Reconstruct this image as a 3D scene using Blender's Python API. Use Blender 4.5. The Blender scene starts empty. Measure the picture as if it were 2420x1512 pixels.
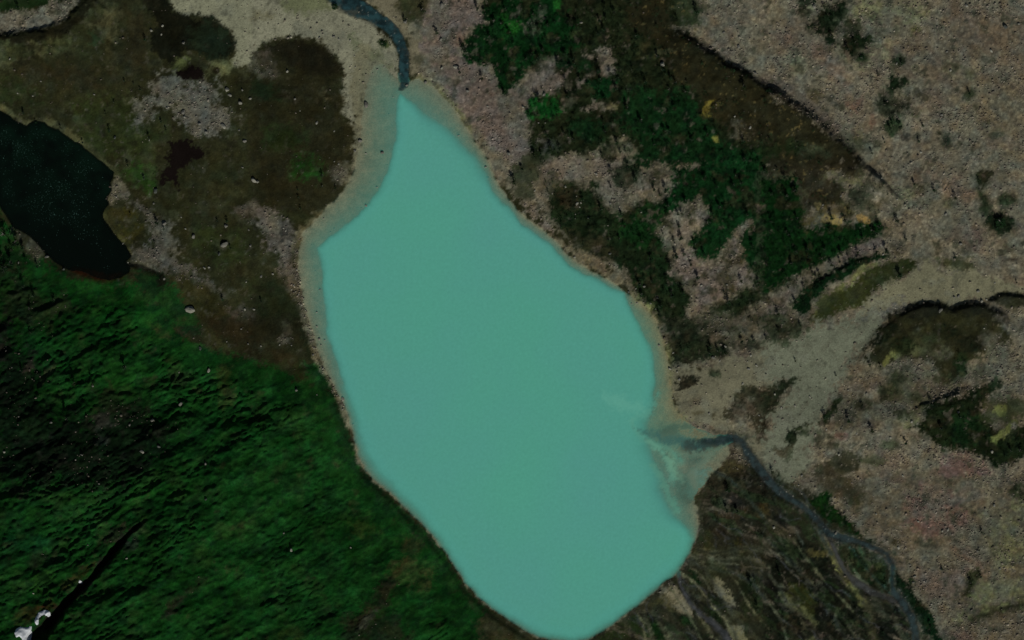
import bpy, bmesh, math, random
import numpy as np
from mathutils import Vector

# ---------------------------------------------------------------- camera, sky, sun, exposure
SC = bpy.context.scene
COL = SC.collection
CAM_H = 3000.0                      # survey aircraft height above the lake, metres
FRAME_W, FRAME_H = 640.0, 400.0     # ground covered by the frame at lake level, metres
cam_d = bpy.data.cameras.new("camera")
cam_d.sensor_width = 36.0
cam_d.lens = 36.0 * CAM_H / FRAME_W
cam_d.clip_start = 10.0
cam_d.clip_end = 20000.0
cam = bpy.data.objects.new("camera", cam_d)
cam.location = (0, 0, CAM_H)
COL.objects.link(cam)
SC.camera = cam

SUN_AZ, SUN_EL = math.radians(163), math.radians(39)
world = bpy.data.worlds.new("World")
SC.world = world
world.use_nodes = True
wn = world.node_tree
sky = wn.nodes.new("ShaderNodeTexSky")
sky.sky_type = 'NISHITA'
sky.sun_disc = False
sky.sun_elevation = SUN_EL
sky.sun_rotation = SUN_AZ
bg = wn.nodes["Background"]
bg.inputs[1].default_value = 0.05
wn.links.new(sky.outputs[0], bg.inputs[0])

sun_d = bpy.data.lights.new("sun", 'SUN')
sun_d.energy = 4.8
sun_d.angle = math.radians(0.5)
sun_d.color = (1.0, 0.965, 0.92)
sun = bpy.data.objects.new("sun", sun_d)
to_sun = Vector((math.sin(SUN_AZ) * math.cos(SUN_EL), math.cos(SUN_AZ) * math.cos(SUN_EL), math.sin(SUN_EL)))
sun.rotation_euler = to_sun.to_track_quat('Z', 'Y').to_euler()
sun.location = (0, -500, 600)
COL.objects.link(sun)

SC.view_settings.view_transform = 'Standard'
SC.view_settings.look = 'None'
SC.view_settings.gamma = 1.0
SC.view_settings.use_curve_mapping = False
SC.view_settings.exposure = -0.88
ALBEDO = 1.75       # reflectance of level ground for a given tone in the picture

rng = np.random.default_rng(7)
random.seed(7)

# ---------------------------------------------------------------- survey map units
# The survey sheet is 2419 x 1512 units for 640 x 400 m; A(c, r, ...) reads a point of one of its 4 x 4 tiles.
S = FRAME_W / 2419.0
def A(c, r, *pts):
    return [(c * 604.75 + x / 4.0, r * 378.0 + y / 4.0) for x, y in pts]
def to_world(X, Y):
    return (np.asarray(X, float) / 2419.0 - 0.5) * FRAME_W, (0.5 - np.asarray(Y, float) / 1512.0) * FRAME_H
def to_map(x, y):
    return (x / FRAME_W + 0.5) * 2419.0, (0.5 - y / FRAME_H) * 1512.0
def lin(c):
    c = np.asarray(c, float) / 255.0
    return np.where(c <= 0.04045, c / 12.92, ((c + 0.055) / 1.055) ** 2.4)
def sstep(a, b, x):
    t = np.clip((x - a) / (b - a), 0, 1)
    return t * t * (3 - 2 * t)

# ---------------------------------------------------------------- noise
def _hash(ix, iy, seed):
    h = (ix.astype(np.int64) * 374761393 + iy.astype(np.int64) * 668265263 + seed * 1442695041) & 0xFFFFFFFF
    h = ((h ^ (h >> 13)) * 1274126177) & 0xFFFFFFFF
    h = h ^ (h >> 16)
    return (h & 0xFFFFFF) / float(0xFFFFFF)
def vnoise(x, y, seed):
    ix = np.floor(x); iy = np.floor(y)
    fx = x - ix; fy = y - iy
    fx = fx * fx * fx * (fx * (fx * 6 - 15) + 10); fy = fy * fy * fy * (fy * (fy * 6 - 15) + 10)
    a = _hash(ix, iy, seed); b = _hash(ix + 1, iy, seed); c = _hash(ix, iy + 1, seed); d = _hash(ix + 1, iy + 1, seed)
    return ((a + (b - a) * fx) * (1 - fy) + (c + (d - c) * fx) * fy) * 2 - 1
def fbm(x, y, scale, seed, octv=4, gain=0.5, rot=True):
    x = x / scale; y = y / scale
    out = np.zeros_like(x); amp = 1.0; tot = 0.0
    for i in range(octv):
        out += amp * vnoise(x, y, seed + i * 17); tot += amp
        amp *= gain
        x, y = (x * 1.6 - y * 1.2 + 13.7, x * 1.2 + y * 1.6 - 7.1) if rot else (x * 2 + 13.7, y * 2 - 7.1)
    return out / tot * 1.5
def cells(x, y, scale, seed):
    """distance to the nearest of jittered cell centres, and that cell's random number"""
    x = x / scale; y = y / scale
    ix = np.floor(x); iy = np.floor(y)
    best = np.full(x.shape, 9.0); val = np.zeros(x.shape)
    for dx in (-1, 0, 1):
        for dy in (-1, 0, 1):
            jx = ix + dx; jy = iy + dy
            d = (jx + _hash(jx, jy, seed) - x) ** 2 + (jy + _hash(jx, jy, seed + 5) - y) ** 2
            m = d < best
            best = np.where(m, d, best); val = np.where(m, _hash(jx, jy, seed + 9), val)
    return np.sqrt(best), val

# ---------------------------------------------------------------- distances to surveyed outlines
def sd_poly(px, py, pts):
    """signed distance, positive inside"""
    P = np.asarray(pts, float)
    d = np.full(px.shape, 1e18); ins = np.zeros(px.shape, bool)
    n = len(P)
    for i in range(n):
        ax, ay = P[i]; bx, by = P[(i + 1) % n]
        ex, ey = bx - ax, by - ay
        L = ex * ex + ey * ey
        if L < 1e-9: continue
        wx, wy = px - ax, py - ay
        t = np.clip((wx * ex + wy * ey) / L, 0, 1)
        d = np.minimum(d, (wx - ex * t) ** 2 + (wy - ey * t) ** 2)
        if abs(ey) > 1e-12:
            c = ((ay <= py) != (by <= py))
            ins ^= c & (px < ax + (py - ay) / ey * ex)
    return np.where(ins, 1, -1) * np.sqrt(d)
def sd_line(px, py, pts, w):
    """width minus distance to a line of varying half width; also signed side (positive = left of travel on the sheet), and travel 0..1"""
    P = np.asarray(pts, float)
    W = np.full(len(P), float(w)) if np.isscalar(w) else np.asarray(w, float)
    best = np.full(px.shape, 1e18); sd = np.full(px.shape, -1e9); side = np.zeros(px.shape); tr = np.zeros(px.shape)
    seg = np.hypot(*(P[1:] - P[:-1]).T); cum = np.concatenate([[0], np.cumsum(seg)]); tot = cum[-1]
    for i in range(len(P) - 1):
        ax, ay = P[i]; bx, by = P[i + 1]
        ex, ey = bx - ax, by - ay
        L = ex * ex + ey * ey
        if L < 1e-9: continue
        wx, wy = px - ax, py - ay
        t = np.clip((wx * ex + wy * ey) / L, 0, 1)
        d = np.sqrt((wx - ex * t) ** 2 + (wy - ey * t) ** 2)
        m = d < best
        best = np.where(m, d, best)
        sd = np.where(m, W[i] + (W[i + 1] - W[i]) * t - d, sd)
        side = np.where(m, np.sign(ey * wx - ex * wy) * d, side)
        tr = np.where(m, (cum[i] + t * seg[i]) / tot, tr)
    return sd, side, tr
# ---------------------------------------------------------------- surveyed outlines (map units)
SHORE = [(945,196),(930,178),(905,150),(884,150),(866,196),(857,250),(853,300),(850,345),(840,385),(823,430),(798,465),(768,495),(738,525),
 (716,552),(705,590),(704,640),(711,690),(724,740),(740,790),(752,840),(772,880),(796,925),(816,970),(831,1020),(843,1070),(861,1110),(890,1140),
 (920,1165),(946,1190),(976,1220),(1006,1246),(1031,1277),(1056,1311),(1080,1346),(1100,1380),(1126,1411),(1162,1441),(1202,1467),(1242,1491),
 (1266,1504),(1300,1514),(1345,1520),(1395,1510),(1440,1481),(1490,1446),(1530,1411),(1570,1376),(1604,1350),(1630,1310),(1646,1270),(1651,1240),
 (1648,1205),(1640,1178),(1655,1150),(1680,1122),(1700,1100),(1722,1070),(1718,1040),(1690,1028),(1650,1012),(1612,990),(1592,950),(1584,905),(1580,860),(1568,805),(1552,762),
 (1532,732),(1503,712),(1482,692),(1450,668),(1420,652),(1390,636),(1365,620),(1338,600),(1313,570),(1288,547),(1250,520),(1225,496),(1200,466),
 (1180,440),(1165,405),(1148,372),(1123,333),(1098,293),(1073,258),(1048,228),(1020,203),(990,190),(968,192)]
DEEP = [(943,216),(936,245),(933,290),(931,330),(926,370),(914,410),(892,452),(866,486),(836,512),(800,541),(766,568),(748,586),(755,620),(761,680),
 (766,740),(775,800),(790,850),(806,895),(824,940),(841,985),(854,1030),(872,1078),(898,1116),(945,1162),(985,1205),(1012,1236),(1038,1268),(1064,1304),(1088,1340),(1110,1376),
 (1136,1406),(1170,1434),(1210,1459),(1250,1482),(1290,1500),(1345,1508),(1390,1500),(1435,1472),(1485,1437),(1525,1402),(1562,1370),(1595,1344),
 (1618,1310),(1634,1275),(1630,1250),(1606,1222),(1580,1192),(1566,1152),(1560,1115),(1548,1085),(1536,1055),(1532,1030),(1533,1008),(1538,985),(1542,950),(1547,905),(1544,850),
 (1530,802),(1503,755),(1484,722),(1474,692),(1444,676),(1412,660),(1380,645),(1350,628),(1322,604),(1298,574),(1270,552),(1235,528),(1212,504),
 (1186,474),(1166,446),(1148,412),(1130,380),(1102,346),(1072,316),(1038,288),(1002,264),(966,238),(951,222)]
POND = A(0,0,(-40,1000),(0,1040),(100,1100),(170,1155),(250,1185),(330,1135),(420,1155),(450,1195),(560,1225),(600,1260),(700,1330),(780,1375),(860,1445),(940,1512)) + \
 A(0,1,(1010,50),(1080,110),(1070,170),(1040,210),(1060,290),(1010,360),(1030,420),(990,470),(980,520),(1000,590),(1060,660),(1110,740),(1190,810),(1240,910),
 (1200,960),(1230,1000),(1220,1060),(1130,1110),(1020,1140),(950,1130),(860,1085),(760,1055),(650,1040),(600,1010),(530,970),(480,930),(440,900),(380,820),(320,760),
 (230,690),(130,640),(60,540),(0,430),(-200,300),(-200,-200))
MOUNT = [(-900,300),(-60,440),(0,500),(60,590),(130,625),(170,650),(240,672),(300,668),(350,690),(420,775),(480,822),(600,850),(690,865),(752,862),(795,935),(828,1035),(856,1112),(918,1170),
 (1000,1252),(1052,1315),(1098,1388),(1160,1446),(1245,1500),(1275,1560),(1300,2500),(-900,2500)]
POND_Z = 5.0

STREAM = A(1,0,(760,-60),(860,30),(960,80),(1060,120),(1150,180),(1230,240),(1310,310),(1360,400),(1390,480),(1400,570),(1395,660),(1395,730),(1402,790),(1370,845))
STREAM_W = [26,24,22,19,16,16,15,14,13,12,12,12,11,6]
RIVER_MAIN = A(3,3,(1420,1640),(1400,1512),(1360,1300),(1290,1180),(1190,1070),(1170,950),(1180,800),(1120,700),(1020,650),(900,595),(760,560),(580,510),(500,420),(400,310),(280,220),(130,130),(0,0)) + \
 A(2,2,(2330,1400),(2270,1320),(2215,1230),(2170,1150),(2080,1115),(1960,1140),(1850,1180),(1740,1185))
RIVER_MAIN_W = [13,13,12,12,10,6,6,9,8,8,9,12,11,10,11,12,14,15,14,13,13,13,13,15,19]
RIVER_MAIN_W = [w * .72 for w in RIVER_MAIN_W[:-3]] + RIVER_MAIN_W[-3:]
RIVER_SIDE = A(3,3,(560,500),(640,680),(720,850),(820,960),(950,1040),(1100,1110),(1230,1150))
RIVER_SIDE_W = [6,5,5,8,9,8,5]
CREEK = A(2,3,(1575,870),(1590,1000),(1680,1150),(1780,1270),(1900,1360),(2000,1450),(2060,1540))
CREEK_W = [3,4,6,7,8,9,9]
CREEK_B = A(2,3,(1215,1240),(1330,1245),(1450,1330),(1560,1450),(1620,1540))
CREEK_C = A(2,3,(1840,830),(2000,820),(2100,815),(2230,850),(2419,960)) + A(3,3,(60,1080),(150,1200),(300,1270),(400,1370),(540,1540))
OUTFLOW = A(0,1,(1225,985),(1330,1005),(1440,1050),(1500,1080))

CREST = A(2,0,(1420,190),(1500,262),(1620,325),(1780,430),(1900,505),(2030,610),(2160,655),(2300,750),(2419,835)) + \
 A(3,0,(100,862),(250,972),(400,1075),(520,1180),(620,1275),(720,1360),(860,1512)) + A(3,1,(960,110),(1100,230),(1230,370),(1330,480))

# ground cover: (outline, tone, edge softness, edge raggedness, opacity, kind)   kind: s scree, b brush, h heath, g grass, d smooth sand
LAYERS = []
def poly(pts, rgb, soft=6, rag=9, op=1.0, k=None): LAYERS.append(('p', pts, None, rgb, soft, rag, op, k))
def line(pts, w, rgb, soft=4, rag=5, op=1.0, k=None): LAYERS.append(('l', pts, w, rgb, soft, rag, op, k))
def blob(c, r, x, y, rx, ry, rgb, soft=6, rag=8, op=1.0, k=None, rot=0.0):
    X, Y = A(c, r, (x, y))[0]
    p = [(X + rx / 4 * math.cos(a) * math.cos(rot) - ry / 4 * math.sin(a) * math.sin(rot),
          Y + rx / 4 * math.cos(a) * math.sin(rot) + ry / 4 * math.sin(a) * math.cos(rot)) for a in np.linspace(0, 2 * math.pi, 13)[:-1]]
    poly(p, rgb, soft, rag, op, k)

# --- broad zones
poly([(-2000,-2000),(5000,-2000),(5000,4000),(-2000,4000)], (44,42,27), k='h')
poly([(900,-600),(5000,-600),(5000,2600),(1500,2600),(1400,1300),(1650,900),(1500,700),(1200,450),(1000,200),(930,0)], (98,91,76), 12, 16, k='s')
poly(MOUNT, (14,47,17), 8, 12, k='g')
poly([(1270,1512),(1450,1470),(1600,1350),(1650,1250),(1640,1180),(1700,1110),(1800,1080),(1960,1190),(2110,1330),(2200,1512),(2240,1900),(1200,1900)], (44,42,32), 10, 10, k='h')
# --- tile 0,0
poly(A(0,0,(-100,-100),(720,-100),(640,0),(560,45),(200,125),(-100,120)), (27,40,21), 6, 8, k='h')
poly(A(0,0,(-80,150),(200,108),(420,60),(640,-10),(740,-60),(700,60),(620,150),(540,220),(400,270),(200,290),(90,350),(20,330),(-80,250)), (92,87,75), 6, 9, k='s')
poly(A(0,0,(-80,300),(60,335),(150,325),(400,285),(600,240),(720,120),(840,-40),(930,-40),(880,90),(700,250),(560,350),(300,410),(120,440),(-80,430)), (30,28,18), 6, 7, k='h')
poly(A(0,0,(-80,460),(300,450),(620,420),(500,520),(250,580),(-80,640)), (66,63,45), 14, 14, .9)
poly(A(0,0,(880,80),(1050,60),(1180,140),(1080,260),(1120,400),(1000,420),(940,320),(850,230)), (70,65,48), 14, 14, .8)
poly(A(0,0,(820,280),(960,330),(1020,430),(900,440)), (36,48,33), 10, 10, .8)
poly(A(0,0,(1000,420),(1160,480),(1120,660),(1040,720),(1020,560)), (58,53,38), 12, 12, .7)
poly(A(0,0,(150,590),(600,560),(1000,640),(1150,760),(900,830),(500,760),(200,720)), (46,40,27), 16, 16, .8)
poly(A(0,0,(-80,760),(200,780),(420,960),(300,1060),(100,960),(-80,940)), (38,44,25), 14, 14, .8)
poly(A(0,0,(700,1000),(1200,900),(1500,1080),(1560,1300),(1400,1520),(900,1520),(760,1300)), (45,49,27), 16, 16, .8)
poly(A(0,0,(1190,60),(1360,120),(1400,300),(1350,620),(1180,700),(1180,420)), (44,38,25), 14, 14, .8)
poly(A(0,0,(1560,-80),(2460,-80),(2460,640),(2300,600),(2215,600),(2230,430),(2180,310),(2060,205),(1950,155),(1750,140),(1640,95)), (114,110,88), 7, 10, k='d')
poly(A(0,0,(1370,-80),(1570,-80),(1620,95),(1750,150),(1950,165),(2060,215),(2170,305),(2215,400),(2205,490),(2140,545),(2030,545),(1900,505),(1750,470),(1700,560),(1640,600),(1560,600),(1510,525),(1440,470),(1440,330),(1500,260),(1480,190),(1380,110)), (22,22,14), 5, 8, k='h')
blob(0,0,1990,380,200,150,(29,36,26),14,12,.8,rot=.4)
poly(A(0,0,(1610,620),(1640,590),(1700,555),(1790,555),(1780,620),(1700,660),(1680,740),(1640,700)), (78,77,50), 5, 8, .7)
poly(A(0,0,(2040,600),(2160,570),(2200,640),(2150,690),(2000,700),(1950,745),(1950,690)), (84,81,60), 7, 8, .75)
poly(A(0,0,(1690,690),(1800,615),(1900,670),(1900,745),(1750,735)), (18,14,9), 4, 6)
blob(0,0,2030,670,40,30,(30,26,16),4,5)
poly(A(0,0,(1480,700),(1640,720),(1760,770),(1900,760),(2020,800),(2060,900),(2050,1000),(2110,1060),(2160,1110),(2130,1200),(2000,1265),(1900,1235),(1760,1165),(1690,1100),(1700,960),(1600,940),(1480,1000),(1420,1110),(1330,1140),(1300,980),(1480,900),(1440,880),(1460,780)), (88,85,76), 13, 17, .88, k='s')
line(A(0,0,(-60,990),(100,1070),(250,1160),(430,1130),(560,1195),(720,1310),(860,1420),(960,1512))+A(0,1,(1040,60),(1100,130)), 7, (74,69,50), 4, 4, .9)
# --- tile 1,0
poly(A(1,0,(-60,-80),(760,-80),(860,40),(1060,160),(1250,330),(1330,480),(1345,640),(1360,780),(1290,760),(1180,700),(1100,640),(1020,700),(960,900),(970,1150),(930,1210),(860,1150),(800,1060),(830,960),(790,860),(830,720),(780,590),(680,460),(560,400),(420,365),(200,370),(60,420),(-60,540)), (113,108,88), 8, 11, k='d')
poly(A(1,0,(250,-80),(700,-80),(690,90),(480,140),(280,110)), (82,81,57), 12, 10, .7)
poly(A(1,0,(-40,90),(180,120),(160,200),(-40,190)), (84,74,52), 10, 8, .6)
poly(A(1,0,(880,330),(1050,420),(1180,480),(1300,640),(1150,700),(1040,560),(930,470)), (84,82,66), 10, 10, .8)
poly(A(1,0,(-40,540),(60,430),(150,387),(300,356),(460,366),(580,400),(680,470),(740,540),(800,620),(830,700),(790,760),(790,860),(825,960),(785,1060),(830,1140),(880,1190),(960,1210),(1000,1290),(985,1360),(930,1400),(960,1530),(-40,1530)), (40,37,24), 6, 9, k='h')
poly(A(1,0,(80,450),(200,390),(430,375),(600,430),(740,560),(800,660),(720,720),(420,660),(240,560)), (27,24,16), 10, 10, .85)
poly(A(1,0,(30,480),(120,470),(200,600),(150,720),(60,700),(-20,600)), (62,57,46), 10, 12, .7, k='s')
poly(A(1,0,(590,860),(640,840),(700,930),(640,960)), (74,66,52), 5, 6, .8)
poly(A(1,0,(-30,760),(200,820),(240,900),(120,960),(-30,900)), (26,36,22), 14, 12, .8)
poly(A(1,0,(250,860),(330,920),(420,940),(370,970),(290,930)), (66,58,50), 6, 6, .7)
poly(A(1,0,(100,1180),(420,1200),(480,1360),(250,1450),(60,1400)), (30,40,19), 16, 14, .7)
poly(A(1,0,(1040,-80),(1400,-80),(1420,120),(1520,260),(1640,420),(1560,560),(1480,700),(1450,560),(1420,400),(1330,270),(1180,150),(1060,40)), (98,91,74), 8, 9, k='d')
poly(A(1,0,(1380,-80),(1630,-80),(1600,180),(1450,210),(1360,90)), (46,42,26), 10, 10, .95, k='h')
poly(A(1,0,(1480,200),(1640,180),(1640,260),(1520,290)), (52,50,40), 8, 8, .8)
poly(A(1,0,(1640,80),(1800,-60),(2020,-60),(2100,100),(2250,200),(2050,260),(1950,400),(1940,520),(2050,570),(2200,620),(2300,740),(2290,850),(2350,940),(2460,950),(2460,1560),(2300,1420),(2100,1250),(1950,1080),(1800,860),(1700,650),(1560,480),(1600,250)), (93,83,75), 8, 12, k='s')
poly(A(1,0,(1860,330),(2000,260),(2060,290),(1900,440)), (96,76,68), 8, 8, .7)
poly(A(1,0,(2100,-80),(2460,-80),(2460,900),(2350,915),(2290,830),(2270,700),(2200,600),(2050,560),(1970,520),(1950,420),(2050,270),(2200,220),(2150,110)), (14,38,17), 6, 11, k='b')
poly(A(1,0,(2330,130),(2460,120),(2460,380),(2360,340)), (26,76,26), 12, 10, .8)
poly(A(1,0,(1450,790),(1560,740),(1700,800),(1840,960),(1960,1110),(2060,1260),(2000,1240),(1820,1020),(1650,880)), (88,85,62), 8, 7, .8)
blob(1,0,1540,560,60,40,(62,58,46),6,6,.8)
blob(1,0,1200,410,50,45,(40,46,20),5,6,.9,k='b',rot=.6)
# --- tile 2,0
poly(A(2,0,(-20,-80),(1550,-80),(1720,40),(1820,150),(1620,240),(1500,260),(1620,330),(1800,440),(1980,580),(2160,650),(2300,750),(2460,860),(2460,1560),(100,1560),(150,1280),(140,1100),(170,1000),(230,900),(300,700),(120,600)), (32,36,22), 8, 12, k='b')
poly(A(2,0,(1080,40),(1300,-60),(1480,-60),(1520,240),(1700,390),(2000,610),(2250,720),(2460,860),(2460,1440),(2100,1300),(1950,1150),(1800,950),(1600,800),(1480,600),(1350,400),(1150,250)), (37,33,21), 12, 14, .95, k='h')
poly(A(2,0,(-30,-80),(480,-80),(440,60),(420,130),(520,110),(620,250),(610,420),(450,500),(350,520),(240,520),(200,600),(140,690),(60,790),(-30,870)), (14,40,18), 8, 12, k='b')
blob(2,0,20,260,60,45,(28,82,28),8,8,.8); blob(2,0,430,30,40,60,(28,80,30),8,8,.8)
poly(A(2,0,(215,120),(250,50),(320,25),(345,110),(285,180),(235,320),(180,360),(160,240)), (94,84,78), 5, 8, .95, k='s')
poly(A(2,0,(450,180),(560,170),(580,220),(480,240)), (72,64,58), 6, 8, .8, k='s')
poly(A(2,0,(560,310),(680,250),(640,330),(560,360)), (62,62,42), 8, 9, .6)
poly(A(2,0,(-40,870),(80,790),(160,690),(220,600),(260,540),(430,520),(500,570),(440,640),(560,640),(590,720),(640,800),(560,880),(440,830),(420,900),(300,930),(220,900),(170,1000),(140,1100),(150,1280),(180,1400),(140,1540),(-40,1540)), (92,84,75), 6, 11, k='s')
poly(A(2,0,(640,520),(760,480),(870,450),(950,450),(960,520),(930,620),(960,680),(900,720),(800,740),(720,730),(640,800),(600,770),(720,690),(780,640),(770,590),(680,570)), (97,88,77), 5, 9, .95, k='s')
poly(A(2,0,(450,930),(560,890),(680,980),(740,970),(850,950),(980,930),(1030,960),(1010,1040),(960,1080),(820,1050),(740,1070),(660,1060),(620,1000),(560,1020),(480,1000)), (96,88,76), 6, 9, .95, k='s')
blob(2,0,960,1000,60,45,(94,84,58),8,7,.7)
poly(A(2,0,(730,780),(830,740),(960,760),(960,860),(930,930),(840,930),(760,860)), (14,40,20), 5, 9, k='b')
poly(A(2,0,(620,580),(700,550),(770,600),(740,670),(640,660)), (22,40,22), 5, 8, .95, k='b')
poly(A(2,0,(170,1080),(190,950),(300,920),(420,920),(460,1040),(380,1110),(240,1120)), (20,56,24), 6, 9, k='b')
poly(A(2,0,(420,590),(520,560),(580,620),(500,660),(430,650)), (18,36,22), 5, 8, .95, k='b')
poly(A(2,0,(1000,930),(1200,880),(1400,850),(1600,860),(1750,950),(1790,1080),(1900,1250),(2000,1350),(2200,1400),(2460,1400),(2460,1560),(1000,1560),(1200,1420),(1150,1250),(1050,1150),(960,1090),(1040,1010)), (18,40,20), 10, 14, .95, k='b')
poly(A(2,0,(560,1130),(800,1090),(900,1200),(860,1300),(720,1340),(600,1260)), (18,38,20), 10, 12, .9, k='b')
poly(A(2,0,(230,1320),(420,1300),(540,1330),(480,1420),(300,1430)), (62,62,57), 8, 12, .9, k='s')
poly(A(2,0,(380,1560),(480,1440),(700,1400),(820,1430),(940,1300),(1080,1310),(1190,1380),(1190,1460),(1120,1560)), (90,85,69), 6, 11, .95, k='s')
poly(A(2,0,(1400,1260),(1480,1220),(1520,1260),(1440,1300)), (84,76,68), 5, 6, .9, k='s')
poly(A(2,0,(1480,-80),(1620,-80),(1800,-30),(1860,80),(1780,180),(1640,250),(1540,170)), (42,46,33), 10, 12, .9, k='h')
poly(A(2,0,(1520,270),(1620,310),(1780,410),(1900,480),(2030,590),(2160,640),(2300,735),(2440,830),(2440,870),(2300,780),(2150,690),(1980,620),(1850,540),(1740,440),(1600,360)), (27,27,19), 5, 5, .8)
poly(A(2,0,(1800,1090),(1800,1000),(1860,955),(1900,960),(1870,1010),(1850,1085)), (98,86,42), 4, 6, .95)
poly(A(2,0,(1905,1335),(1900,1300),(1940,1285),(1950,1335)), (94,84,46), 4, 5, .9)
blob(2,0,1960,980,45,18,(70,62,34),5,6,.8)
poly(A(2,0,(2050,1120),(2260,1100),(2380,1280),(2260,1420),(2080,1300)), (50,46,30), 14, 14, .7, k='s')
poly(A(2,0,(1160,440),(1280,420),(1280,560),(1200,580)), (58,54,36), 12, 10, .6)
poly(A(2,0,(1340,480),(1560,470),(1540,500),(1380,520)), (72,68,52), 5, 5, .7)
poly(A(2,0,(1840,150),(2000,80),(2460,-60),(2460,500),(2250,420),(2080,300),(1900,260)), (97,89,75), 16, 14, .8, k='s')
# --- tile 3,0
blob(3,0,250,560,110,110,(92,90,74),14,14,.7); blob(3,0,900,480,260,160,(92,90,74),20,18,.6); blob(3,0,1150,120,420,110,(95,93,72),20,18,.7)
poly(A(3,0,(-30,280),(250,260),(560,420),(740,640),(720,780),(540,680),(300,480),(-30,420)), (90,76,65), 16, 18, .7, k='s')
poly(A(3,0,(720,960),(900,900),(1010,1080),(1000,1220),(880,1180),(760,1080)), (84,66,57), 14, 14, .8, k='s')
poly(A(3,0,(1700,80),(2000,120),(2460,200),(2460,720),(2200,640),(2000,500),(1760,420)), (88,76,62), 22, 20, .7, k='s')
poly(A(3,0,(1500,560),(1720,700),(1700,960),(1600,880),(1450,700)), (92,80,66), 16, 16, .6, k='s')
poly(A(3,0,(1900,640),(2460,760),(2460,1560),(2100,1560),(1900,1200),(1750,900)), (94,86,68), 30, 20, .6, k='s')
G1 = (24,31,20)
poly(A(3,0,(300,-60),(400,-60),(410,120),(340,170),(300,90)), G1, 5, 9, .9, k='b')
poly(A(3,0,(440,130),(560,100),(700,50),(720,150),(680,250),(620,330),(625,410),(540,340),(460,290),(385,240)), G1, 5, 10, k='b')
poly(A(3,0,(690,240),(770,180),(870,220),(880,320),(760,330)), (28,36,22), 6, 10, .9, k='b')
poly(A(3,0,(715,350),(880,330),(950,390),(880,460),(830,520),(730,510),(705,440)), (22,30,18), 5, 9, k='b')
blob(3,0,885,545,35,40,(32,42,27),5,6,.9,k='b'); blob(3,0,1000,165,60,40,(52,56,40),8,9,.8); blob(3,0,1060,290,70,40,(46,50,34),8,9,.8)
blob(3,0,1215,260,40,55,(52,56,42),6,8,.9); blob(3,0,1400,320,60,60,(56,56,38),8,10,.8); blob(3,0,1600,250,70,45,(60,60,50),8,10,.8)
blob(3,0,1245,580,55,45,(38,44,32),5,8,.9,k='b'); blob(3,0,1200,650,55,40,(60,62,48),8,8,.8); blob(3,0,1390,640,30,35,(66,66,52),6,6,.8)
poly(A(3,0,(1110,860),(1180,760),(1300,720),(1310,780),(1220,850),(1150,900)), (22,32,20), 5, 8, k='b')
poly(A(3,0,(1030,980),(1090,880),(1140,960),(1240,950),(1320,970),(1310,1030),(1180,1080),(1080,1060)), (34,36,26), 6, 9, .9, k='b')
blob(3,0,1175,1195,60,55,(32,44,29),5,8,.9,k='b'); blob(3,0,1500,900,60,70,(48,46,41),6,8,.85,rot=.5); blob(3,0,1400,880,25,40,(44,42,32),5,6,.8)
blob(3,0,1740,640,90,70,(62,62,50),10,12,.8); blob(3,0,1900,700,80,50,(66,66,52),10,10,.7); blob(3,0,1405,1060,35,40,(50,52,36),6,7,.8); blob(3,0,1640,1090,40,40,(60,52,42),6,7,.8)
blob(3,0,1620,1260,40,30,(46,44,33),5,7,.9); blob(3,0,1690,1330,35,60,(38,44,36),5,7,.9,k='b'); blob(3,0,1300,1290,40,40,(46,46,44),5,7,.9); blob(3,0,1415,1280,30,30,(46,44,40),5,7,.9)
blob(3,0,2060,1160,60,40,(64,64,50),8,9,.8); blob(3,0,2170,1270,50,40,(58,60,48),8,9,.8); blob(3,0,1900,890,30,35,(34,38,26),5,6,.9,k='b')
poly(A(3,0,(-40,890),(150,965),(350,1085),(480,1185),(560,1265),(700,1355),(840,1470),(870,1560),(-40,1560)), (37,34,23), 6, 8, k='h')
blob(3,0,120,1460,260,120,(26,34,18),16,14,.8,k='b'); blob(3,0,440,1500,120,60,(20,32,20),12,12,.8,k='b')
poly(A(3,0,(-30,790),(100,850),(250,960),(420,1070),(540,1180),(640,1280),(560,1260),(400,1120),(200,990),(-30,870)), (26,24,18), 4, 5, .8)
line(A(3,0,(-30,740),(150,820),(320,930),(480,1060),(600,1170),(760,1300)), 12, (74,68,62), 5, 6, .7, k='s')
poly(A(3,0,(700,1220),(900,1250),(900,1340),(760,1330)), (56,56,42), 8, 9, .8); blob(3,0,450,900,70,60,(52,48,32),8,9,.8); blob(3,0,900,1380,160,60,(54,54,42),12,12,.8)
blob(3,0,430,70,55,35,(104,98,84),5,6,.9)
# --- tile 0,1
poly(A(0,1,(1560,-40),(1860,-40),(1800,60),(1700,100),(1680,240),(1640,190),(1560,210),(1520,240),(1510,100),(1570,60))+[], (21,15,12), 4, 8, k='h')
poly(A(0,0,(1600,1350),(1680,1330),(1760,1320),(1790,1370),(1840,1370),(1900,1400),(1930,1460),(1880,1530),(1570,1530),(1590,1430)), (21,15,12), 4, 8, k='h')
poly(A(0,1,(1130,60),(1300,60),(1480,120),(1480,240),(1400,300),(1260,260),(1180,190)), (38,54,24), 10, 12, .9)
poly(A(0,1,(1040,200),(1100,150),(1190,230),(1230,310),(1180,345),(1100,400),(1030,425),(1010,360),(1060,290)), (88,82,66), 5, 7, k='s')
poly(A(0,1,(1000,470),(1100,445),(1250,430),(1330,500),(1370,600),(1340,730),(1230,800),(1180,790),(1060,650),(995,580)), (54,49,25), 5, 6, k='h')
line(A(0,1,(985,510),(1010,600),(1070,680),(1150,780),(1230,880)), 6, (78,72,46), 4, 4, .85)
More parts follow.
